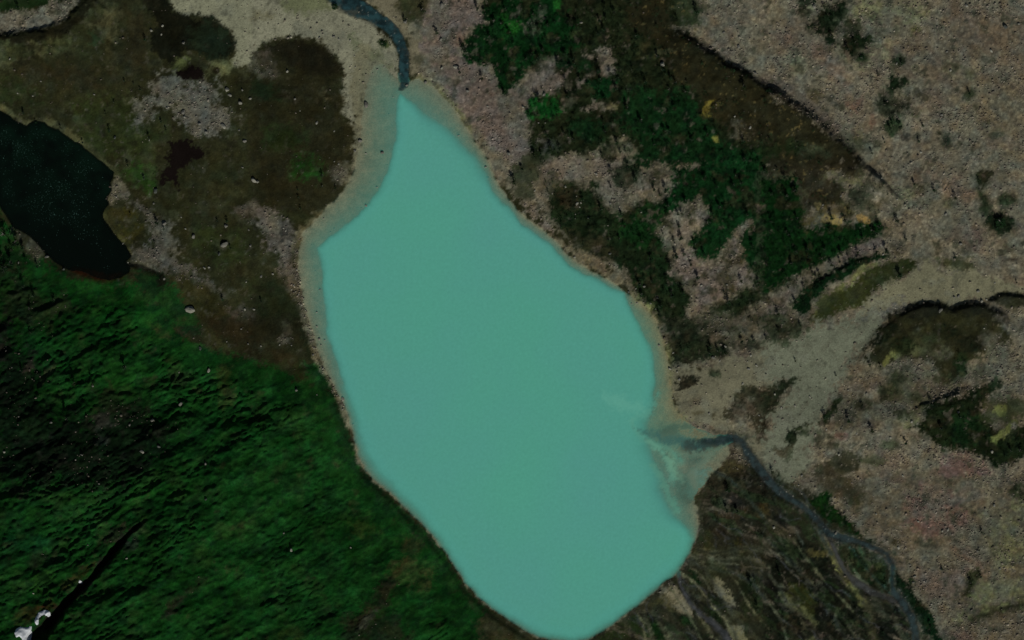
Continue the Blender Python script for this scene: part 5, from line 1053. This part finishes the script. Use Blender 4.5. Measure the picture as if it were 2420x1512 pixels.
# ---------------------------------------------------------------- birch trees
M_LEAF = []
for nme, c in (("birch_leaf_dark", (.010, .026, .010)), ("birch_leaf_mid", (.013, .036, .012)), ("birch_leaf_olive", (.020, .032, .012))):
    m, nt, b = new_mat(nme)
    rgbn = N(nt, "ShaderNodeRGB"); rgbn.outputs[0].default_value = c + (1,)
    cc, no = mul_noise(nt, rgbn.outputs[0], .9, .6, 1.5)
    nt.links.new(cc, b.inputs["Base Color"]); b.inputs["Roughness"].default_value = .7; b.inputs["Specular IOR Level"].default_value = .05
    M_LEAF.append(m)
M_BARK = rock_mat("birch_bark", (120,116,108), .5, 1.2)
def trunk_mesh(seed):
    r = np.random.default_rng(seed); vs, fs = [], []
    def limb(p0, p1, r0, r1, n=5):
        d = Vector(p1) - Vector(p0); q = d.to_track_quat('Z', 'Y'); b0 = len(vs)
        for p, rr in ((p0, r0), (p1, r1)):
            for k in range(n):
                a = 2 * math.pi * k / n
                vs.append(Vector(p) + q @ Vector((rr * math.cos(a), rr * math.sin(a), 0)))
        for k in range(n): fs.append((b0 + k, b0 + (k + 1) % n, b0 + n + (k + 1) % n, b0 + n + k))
    top = (r.uniform(-.1, .1), r.uniform(-.1, .1), .85)
    mid = (r.uniform(-.04, .04), r.uniform(-.04, .04), .45)
    limb((0, 0, -.05), mid, .028, .02); limb(mid, top, .02, .006)
    for k in range(6):
        a = r.uniform(0, 6.28); z = r.uniform(.3, .7)
        limb((mid[0] * .9, mid[1] * .9, z), (.2 * math.cos(a), .2 * math.sin(a), z + r.uniform(.08, .2)), .01, .004, 4)
    me = bpy.data.meshes.new("trunk"); me.from_pydata([v[:] for v in vs], [], fs); me.update(); me.materials.append(M_BARK)
    return me
def crown_arrays(seed, nq, wid=.26):
    """leaf sprays through an uneven crown of unit height"""
    r = np.random.default_rng(seed); V = []
    lumps = [(r.normal(0, .09), r.normal(0, .09), r.uniform(.32, .9), r.uniform(.10, .17)) for _ in range(7)]
    for k in range(nq):
        lx, ly, lz, lr = lumps[r.integers(len(lumps))]
        d = r.normal(size=3); d /= np.linalg.norm(d); rad = lr * r.uniform(.35, 1.1)
        p = np.array([lx, ly, lz]) + d * rad * np.array([wid / .2, wid / .2, 1.1])
        u = r.normal(size=3); u /= np.linalg.norm(u); v = np.cross(u, r.normal(size=3)); v /= np.linalg.norm(v)
        a, b_ = r.uniform(.03, .065), r.uniform(.025, .05)
        V += [p - u * a - v * b_ * .4, p + v * b_ * -1, p + u * a, p + v * b_]
    return np.array(V)
def crown_mesh(seed, mat, nq=170, wid=.26):
    V = crown_arrays(seed, nq, wid)
    me = bpy.data.meshes.new("crown"); me.from_pydata(V.tolist(), [], [(4 * k, 4 * k + 1, 4 * k + 2, 4 * k + 3) for k in range(nq)]); me.update(); me.materials.append(mat)
    return me
TRUNK = [trunk_mesh(500 + k) for k in range(4)]
CROWN = [crown_mesh(600 + k, M_LEAF[k % 3], 170, .20 + .03 * (k % 3)) for k in range(9)]

T = [(2,0,240,570,6),(2,0,440,610,6),(2,0,572,650,6),(2,0,632,770,7),(2,0,835,660,6),(2,0,920,700,5),(2,0,512,915,6),(2,0,228,895,5),(2,0,490,745,5),(2,0,1530,790,6),(2,0,1510,745,5),(2,0,2195,835,8),(2,0,1728,50,5),(2,0,1728,140,6),(2,0,570,1330,7),(2,0,882,1250,6),(2,0,988,1340,5),(2,0,1320,1275,5),(2,0,1410,670,5),(2,0,1460,690,5),(2,0,1640,780,4),(2,0,1500,1240,7),(2,0,330,1265,5),(2,0,860,1480,6),(2,0,495,1245,4),(2,0,1030,1440,5),(2,0,1070,1430,5),(2,0,455,1400,5),(2,0,265,1450,5),(2,0,560,210,6),(2,0,820,210,5),(2,0,340,230,5),(2,0,250,290,5),
(1,0,1945,440,7),(1,0,1720,300,6),(1,0,1575,100,7),(1,0,2110,85,6),(1,0,2205,365,7),(1,0,2125,735,6),(1,0,1920,690,5),(1,0,2350,880,6),(1,0,1400,185,4),(1,0,1975,500,5),(1,0,2260,195,5),(1,0,2325,215,5),
(2,1,1468,285,7),(2,1,1360,280,5),(2,1,1058,620,6),(2,1,1020,505,6),(2,1,1587,635,5),(2,1,1696,995,5),(2,1,1566,905,6),(2,1,1636,885,5),(2,1,1542,755,5),(2,1,1602,745,6),(2,1,1757,1120,6),(2,1,2152,1150,6),(2,1,1512,1285,6),(2,1,1602,1250,6),(2,1,1480,1020,7),(2,1,1856,575,6),(2,1,2042,1345,8),(2,1,935,110,7),(2,1,1090,70,7),(2,1,1145,170,6),(2,1,15,210,7),(2,1,78,100,5),(2,1,1410,325,4),(2,1,1460,1120,6),(2,1,1330,1150,5),(2,1,1555,515,5),(2,1,1595,510,5),(2,1,1720,870,5),(2,1,1425,690,4),(2,1,2015,470,5),(2,1,930,260,5),
(3,1,620,550,6),(3,1,722,565,6),(3,1,1228,575,6),(3,1,890,735,5),(3,1,512,935,7),(3,1,1110,865,7),(3,1,1262,1095,8),(3,1,602,995,5),(3,1,682,945,5),(3,1,412,1085,6),(3,1,832,880,6),(3,1,1022,875,5),(3,1,540,855,5),(3,1,322,1205,5),(3,1,770,940,5),(3,1,245,1345,6),(3,1,1758,360,5),(3,1,1380,225,4),(3,1,1555,305,5),(3,1,110,1460,5),(3,1,1300,740,4),(3,1,155,150,5),(3,1,230,300,7),(3,1,85,85,4),(3,1,1770,920,4),(3,1,490,1085,5),(3,1,2350,1160,4),(3,1,180,690,6),
(3,0,590,350,5),(3,0,755,460,6),(3,0,1155,1165,5),(3,0,1025,705,4),(3,0,1900,885,4),(3,0,1415,1335,4),(3,0,980,1450,4),(3,0,1105,1345,4),(3,0,1460,1180,4),(3,0,1110,1000,4),(3,0,440,10,6),(3,0,1245,590,4),
(0,1,40,700,9),(0,1,155,790,10),(0,1,230,835,6),(0,1,240,975,7),(0,1,90,975,10),(0,1,28,1010,10),(0,1,15,900,8),(0,1,318,1290,7),(0,1,505,1320,5),(0,1,265,1400,6),(0,1,225,1190,6),(0,1,1355,180,4),(0,1,1195,45,4),(0,1,2065,575,3),(0,1,2155,580,4),(0,1,2160,830,4),(0,1,1495,600,5),(0,1,1560,660,4),(0,1,1460,770,3),(0,1,1220,525,3),(0,1,2095,1320,4),(0,1,120,860,7),(0,1,370,1000,5),
(0,0,1045,1240,5),(0,0,1420,1290,5),(0,0,205,1070,4),(0,0,1380,390,4),(0,0,1068,970,3),(0,0,1315,850,3),(0,0,1510,1150,3),(0,0,1578,1230,3),(0,0,790,1355,4),(0,0,340,1150,4),(0,0,585,1215,4),(0,0,150,70,6),(0,0,1185,765,3),(0,0,1265,800,3),(0,0,985,1075,3),
(0,2,1190,450,9),(0,2,720,600,7),(0,2,650,930,8),(0,2,290,110,5),(0,2,880,600,4),(0,2,215,480,5),
(1,1,630,130,5),(1,1,615,250,4),(1,1,755,275,3),(1,1,400,270,3),(1,1,405,360,3),(1,1,60,1330,5),(1,1,420,460,4),
(2,2,2005,320,6),(2,2,1940,290,5),(2,2,1890,265,4),(2,2,2400,170,6),(2,2,2165,210,5),(2,2,2290,205,5),
(3,2,992,1060,6),(3,2,1310,1165,5),(3,2,760,950,5),(3,2,268,390,4),(3,2,635,520,3),(3,2,960,415,4),(3,2,1075,610,3),(3,2,880,815,5),(3,2,290,45,4),(3,2,110,120,5),(3,2,1070,440,4),
(3,3,2020,915,4),(3,3,2030,490,4),(3,3,1985,670,3),(3,3,1640,845,4)]
TANCH = [((300,40),"on the north-western heath"),((330,320),"on the turf above the black pond's shore"),((20,620),"at the pond's western corner"),((60,690),"on the steep turf below the black pond"),((390,540),"on the rubble saddle beside the pond"),((520,560),"on the olive heath between pond and lake"),((750,420),"on the dark heath above the lake's western bend"),((300,910),"standing alone on the bright green mountainside"),((170,980),"on the dark rocky mountainside"),
((1020,50),"on rubble near the stream's upper bend"),((1120,150),"at the edge of the bright thicket facing the stream"),((1180,70),"in the bright green thicket near the upper edge"),((1300,60),"in the northern thicket"),((1390,110),"in brush beside the upper scree patches"),((1260,160),"on the scree slope above the lake's narrow head"),((1350,180),"on the small scree clearing below the northern thicket"),((1330,250),"in the round bright clump on scree"),((1420,215),"in the dark clump between two scree patches"),((1480,260),"in the northern part of the moraine thicket"),((1570,190),"on the brown moraine crest"),((1640,20),"beyond the dark trench"),((1580,280),"in the middle of the moraine thicket"),((1440,330),"above the light scree tongue"),((1300,340),"on grey rubble above the eastern shore"),((1660,300),"in the thicket beside the yellow patches"),((1760,210),"alone near the dark trench"),
((1700,370),"in the densest thicket, upper part"),((1640,440),"in the densest thicket, left flank"),((1750,440),"in the densest thicket, middle"),((1840,420),"in the densest thicket, right flank"),((1720,530),"between the two lower scree gaps"),((1820,540),"in the lower right thicket"),((1850,620),"in the thicket above the pink moraine path"),((1950,560),"on the green bank below the sand scrapes"),((1980,515),"on the yellow sand scrapes"),((1990,600),"along the pink moraine path"),((1930,660),"in the dark fringe below the moraine path"),((2130,640),"on the olive lens by the gravel wash"),
((1450,440),"on the dark mound above the shore"),((1540,480),"on the light scree tongue"),((1530,560),"in the shoreside thicket"),((1600,600),"on the lower scree clearing"),((1600,690),"at the foot of the scree clearing"),((1720,700),"beside the large scree clearing"),((1650,850),"in the brush above the delta sand"),((1780,800),"in the brush strip above the gravel fan"),((1900,790),"beside the gravel fan"),((1950,90),"in the dark bushes on the scree plain"),((2100,180),"in the shrub chain on the scree plain"),((2110,310),"in the lower shrub chain"),((2240,260),"alone on the far scree"),((2230,460),"on the scree above the gravel wash"),((2350,520),"in the dark bush by the frame's right edge"),
((1860,1000),"in the narrow green strips on the gravel fan"),((2060,1040),"on the mixed slope right of the gravel fan"),((2250,1010),"in the dark scrub of the eastern hill"),((2350,1060),"in the far scrub of the eastern hill"),((2200,820),"on the olive hilltop"),((1700,1200),"on the dark delta flat"),((1850,1330),"in the scrub of the delta flat"),((1990,1230),"on the green river fringe"),((2060,1320),"on the green flat inside the river loop"),((1900,1440),"in the dark scrub beside the river"),((2150,1450),"on the green river edge below the scree"),((2300,1400),"on the sage slope")]
trees = []
for (c, r, x, y, hgt) in T:
    X, Y = A(c, r, (x, y))[0]
    trees.append(dict(X=X + random.uniform(-4, 4), Y=Y + random.uniform(-3, 3), h=hgt * random.uniform(.75, 1.05)))
cand = np.where((KIND['b'] > .6) & (np.abs(GX) < 317) & (np.abs(GY) < 197) & (DS > 2.5) & (carve < .05))[0]
wt = KIND['b'][cand] * np.clip(.5 + nb[cand], .1, 1.5) * np.where(COLR[cand, 1] > 1.35 * COLR[cand, 0], 1.6, .28) * np.where(MY[cand] < 760, 1, .45)
wt /= wt.sum()
for p in rng.choice(cand, max(0, 300 - len(trees)), replace=False, p=wt):
    X, Y = to_map(GX[p] * kx[p], GY[p] * kx[p]); trees.append(dict(X=float(X), Y=float(Y), h=float(rng.uniform(4.6, 6.2))))
for n, d in enumerate(trees):
    d['v'] = n % 9; d['look'] = ('tall ' if d['h'] > 6.6 else 'short ' if d['h'] < 4.3 else '') + ('dark', 'green', 'olive')[n % 9 % 3]
    d['place'] = TANCH[nearest(TANCH, d['X'], d['Y'])][1]
tell_apart(trees, "birch tree")
tx, ty, tz = survey_point([d['X'] for d in trees], [d['Y'] for d in trees])
for n, d in enumerate(trees):
    t = add("birch_tree", None, label=d['label'], category="tree", group="birch trees of the valley")
    t.location = (tx[n], ty[n], tz[n]); t.rotation_euler = (0, 0, random.uniform(0, 6.28)); h = d['h']; f = random.uniform(.85, 1.1)
    t.scale = (h * f, h * f, h)
    add("trunk", TRUNK[n % 4], parent=t); add("crown", CROWN[d['v']], parent=t)

# the uncountable low growth of the thickets, thinning out over the rubble
NT = 3600
fringe = np.where((MORAINE > .3) & (KIND['b'] <= .6) & (DS > 2.5) & (SHRUBN > .05))[0]
cand = np.concatenate([cand, fringe]); wt = np.concatenate([wt * .86, np.full(fringe.size, .14 / fringe.size)]); wt /= wt.sum()
pi = rng.choice(cand, NT, p=wt)
px = GX[pi] + rng.uniform(-.5, .5, NT); py = GY[pi] + rng.uniform(-.5, .5, NT); pz = ground_z(px, py)
hh = np.clip(rng.normal(2.8, .9, NT), 1.2, 5.0); ww = hh * rng.uniform(.8, 1.25, NT)
sv = [crown_arrays(700 + k, 44, .30) * [1.1, 1.1, 1] - [0, 0, .18] for k in range(8)]
sf = [(4 * k, 4 * k + 1, 4 * k + 2, 4 * k + 3) for k in range(44)]
kb = .55 * sstep(.3, .7, KIND['b'][pi])[:, None]
tone = np.exp(rng.normal(0, .30, NT))[:, None] * (kb * CTONE[pi] + (1 - kb) * np.array([[.013, .032, .012]]))
soup("birch_thicket", sv, sf, np.stack([px, py, pz], 1), np.stack([ww, ww, hh], 1), rng.uniform(0, 6.28, NT), tone, tint_mat("thicket_leaf", .75, .7, 1.3), kind="stuff", label="dense low birch and willow scrub covering the moraine", category="scrub")

# willow shrubs standing free
for (c, r, x, y, rad, lab) in ((1,0,738,62,3.2,"round dark green willow bush on the sand beside the stream"), (1,0,1200,415,3.0,"low green willow bush on the gravel left of the stream"), (3,0,885,548,2.4,"lone round bush below the dark bushes on the scree plain"), (3,1,2195,590,5.2,"wide dark bush on gravel near the right edge")):
    X, Y = A(c, r, (x, y))[0]; x_, y_, z_ = survey_point(X, Y)
    t = add("willow_shrub", None, label=lab, category="bush", group="free-standing willow bushes")
    t.location = (x_[0], y_[0], z_[0]); t.scale = (rad * 2, rad * 2, rad * 1.1)
    V = crown_arrays(int(800 + x), 420, .42) - [0, 0, .2]
    me = bpy.data.meshes.new("crown"); me.from_pydata(V.tolist(), [], [(4 * k, 4 * k + 1, 4 * k + 2, 4 * k + 3) for k in range(420)]); me.update(); me.materials.append(M_LEAF[1])
    add("crown", me, parent=t); add("stem", TRUNK[int(x) % 4], parent=t)

# ---------------------------------------------------------------- sun glints on the pond, put in as flat coloured discs
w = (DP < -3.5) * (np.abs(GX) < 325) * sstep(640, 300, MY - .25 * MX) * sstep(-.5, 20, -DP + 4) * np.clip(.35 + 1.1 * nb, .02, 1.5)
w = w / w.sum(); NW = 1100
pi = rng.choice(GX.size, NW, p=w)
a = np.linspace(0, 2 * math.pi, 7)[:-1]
fleckv = [np.stack([np.cos(a) * (1 + .2 * np.sin(3 * a + k)), np.sin(a) * .7, 0 * a], 1) for k in range(4)]
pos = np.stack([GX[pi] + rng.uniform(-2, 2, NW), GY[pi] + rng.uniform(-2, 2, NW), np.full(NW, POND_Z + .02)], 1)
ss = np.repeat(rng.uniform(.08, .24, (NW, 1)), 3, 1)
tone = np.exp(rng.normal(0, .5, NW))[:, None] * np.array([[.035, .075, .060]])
soup("pond_glints", fleckv, [tuple(range(6))], pos, ss, rng.uniform(0, 6.28, NW), np.clip(tone, 0, .4), tint_mat("pond_glint_fleck", .6), kind="stuff", label="tiny blue green flecks drawn as sun glints on the black pond", category="painted glints")

# ---------------------------------------------------------------- snow patches
M_SNOW, nt, b = new_mat("old_snow")
rgbn = N(nt, "ShaderNodeRGB"); rgbn.outputs[0].default_value = (.72, .75, .76, 1)
c, no = mul_noise(nt, rgbn.outputs[0], .35, .82, 1.06)
nt.links.new(c, b.inputs["Base Color"]); b.inputs["Roughness"].default_value = .8
bp = N(nt, "ShaderNodeBump"); bp.inputs["Strength"].default_value = .5; bp.inputs["Distance"].default_value = .3
nt.links.new(no.outputs["Fac"], bp.inputs["Height"]); nt.links.new(bp.outputs[0], b.inputs["Normal"])
def snow(pts, w, lab, crust):
    P = np.array(pts); X0, Y0, X1, Y1 = P[:, 0].min() - 6, P[:, 1].min() - 6, P[:, 0].max() + 6, P[:, 1].max() + 6
    nx, ny = int((X1 - X0) / 1.1) + 2, int((Y1 - Y0) / 1.1) + 2
    gx, gy = [q.ravel() for q in np.meshgrid(np.linspace(X0, X1, nx), np.linspace(Y0, Y1, ny))]
    sd = sd_poly(gx, gy, pts) if w is None else sd_line(gx, gy, pts, w)[0]
    x, y, z = survey_point(gx, gy)
    sd = sd + 1.6 * fbm(x, y, 2.2, 171, 3)
    # the drift bridges the hollow it lies in: level it from the ground around
    zz = z.reshape(ny, nx).copy()
    for _ in range(25):
        p = np.pad(zz, 1, mode='edge'); zz = np.maximum(z.reshape(ny, nx), (p[:-2, 1:-1] + p[2:, 1:-1] + p[1:-1, :-2] + p[1:-1, 2:]) / 4)
    top = zz.ravel() + crust * sstep(-.6, 4, sd) - .02
    keep = (sd > -.6).reshape(ny, nx); kc = keep[:-1, :-1] & keep[1:, :-1] & keep[:-1, 1:] & keep[1:, 1:]
    bm = bmesh.new(); vt = {}
    def V(k):
        if k not in vt: vt[k] = bm.verts.new((x[k], y[k], top[k]))
        return vt[k]
    for j, i in zip(*np.where(kc)): 
        k = j * nx + i; bm.faces.new((V(k), V(k + nx), V(k + nx + 1), V(k + 1)))
    bmesh.ops.recalc_face_normals(bm, faces=bm.faces)
    ed = [e for e in bm.edges if e.is_boundary]
    g = bmesh.ops.extrude_edge_only(bm, edges=ed)
    for v in g['geom']:
        if isinstance(v, bmesh.types.BMVert): v.co.z -= 1.2
    me = bpy.data.meshes.new("snow_patch"); bm.to_mesh(me); bm.free()
    for p in me.polygons: p.use_smooth = True
    if me.polygons and me.polygons[0].normal.z < 0: me.flip_normals()
    add("snow_patch", me, M_SNOW, label=lab, category="snow", group="old snow left in the gully")
snow(A(0,3,(135,1440),(150,1405),(185,1390),(240,1392),(300,1380),(302,1440),(300,1580),(210,1580),(205,1500),(180,1485),(150,1492)), None, "large white snow patch in the dark gully at the lower left corner", .6)
snow(A(0,3,(345,1350),(355,1300),(380,1265),(420,1252),(455,1262)), [4,4,5,6,6], "curved narrow white snow strip above the large snow patch", .45)
snow(A(0,3,(755,960),(770,972)), [3.2,2.6], "tiny white snow remnant halfway up the dark gully", .4)
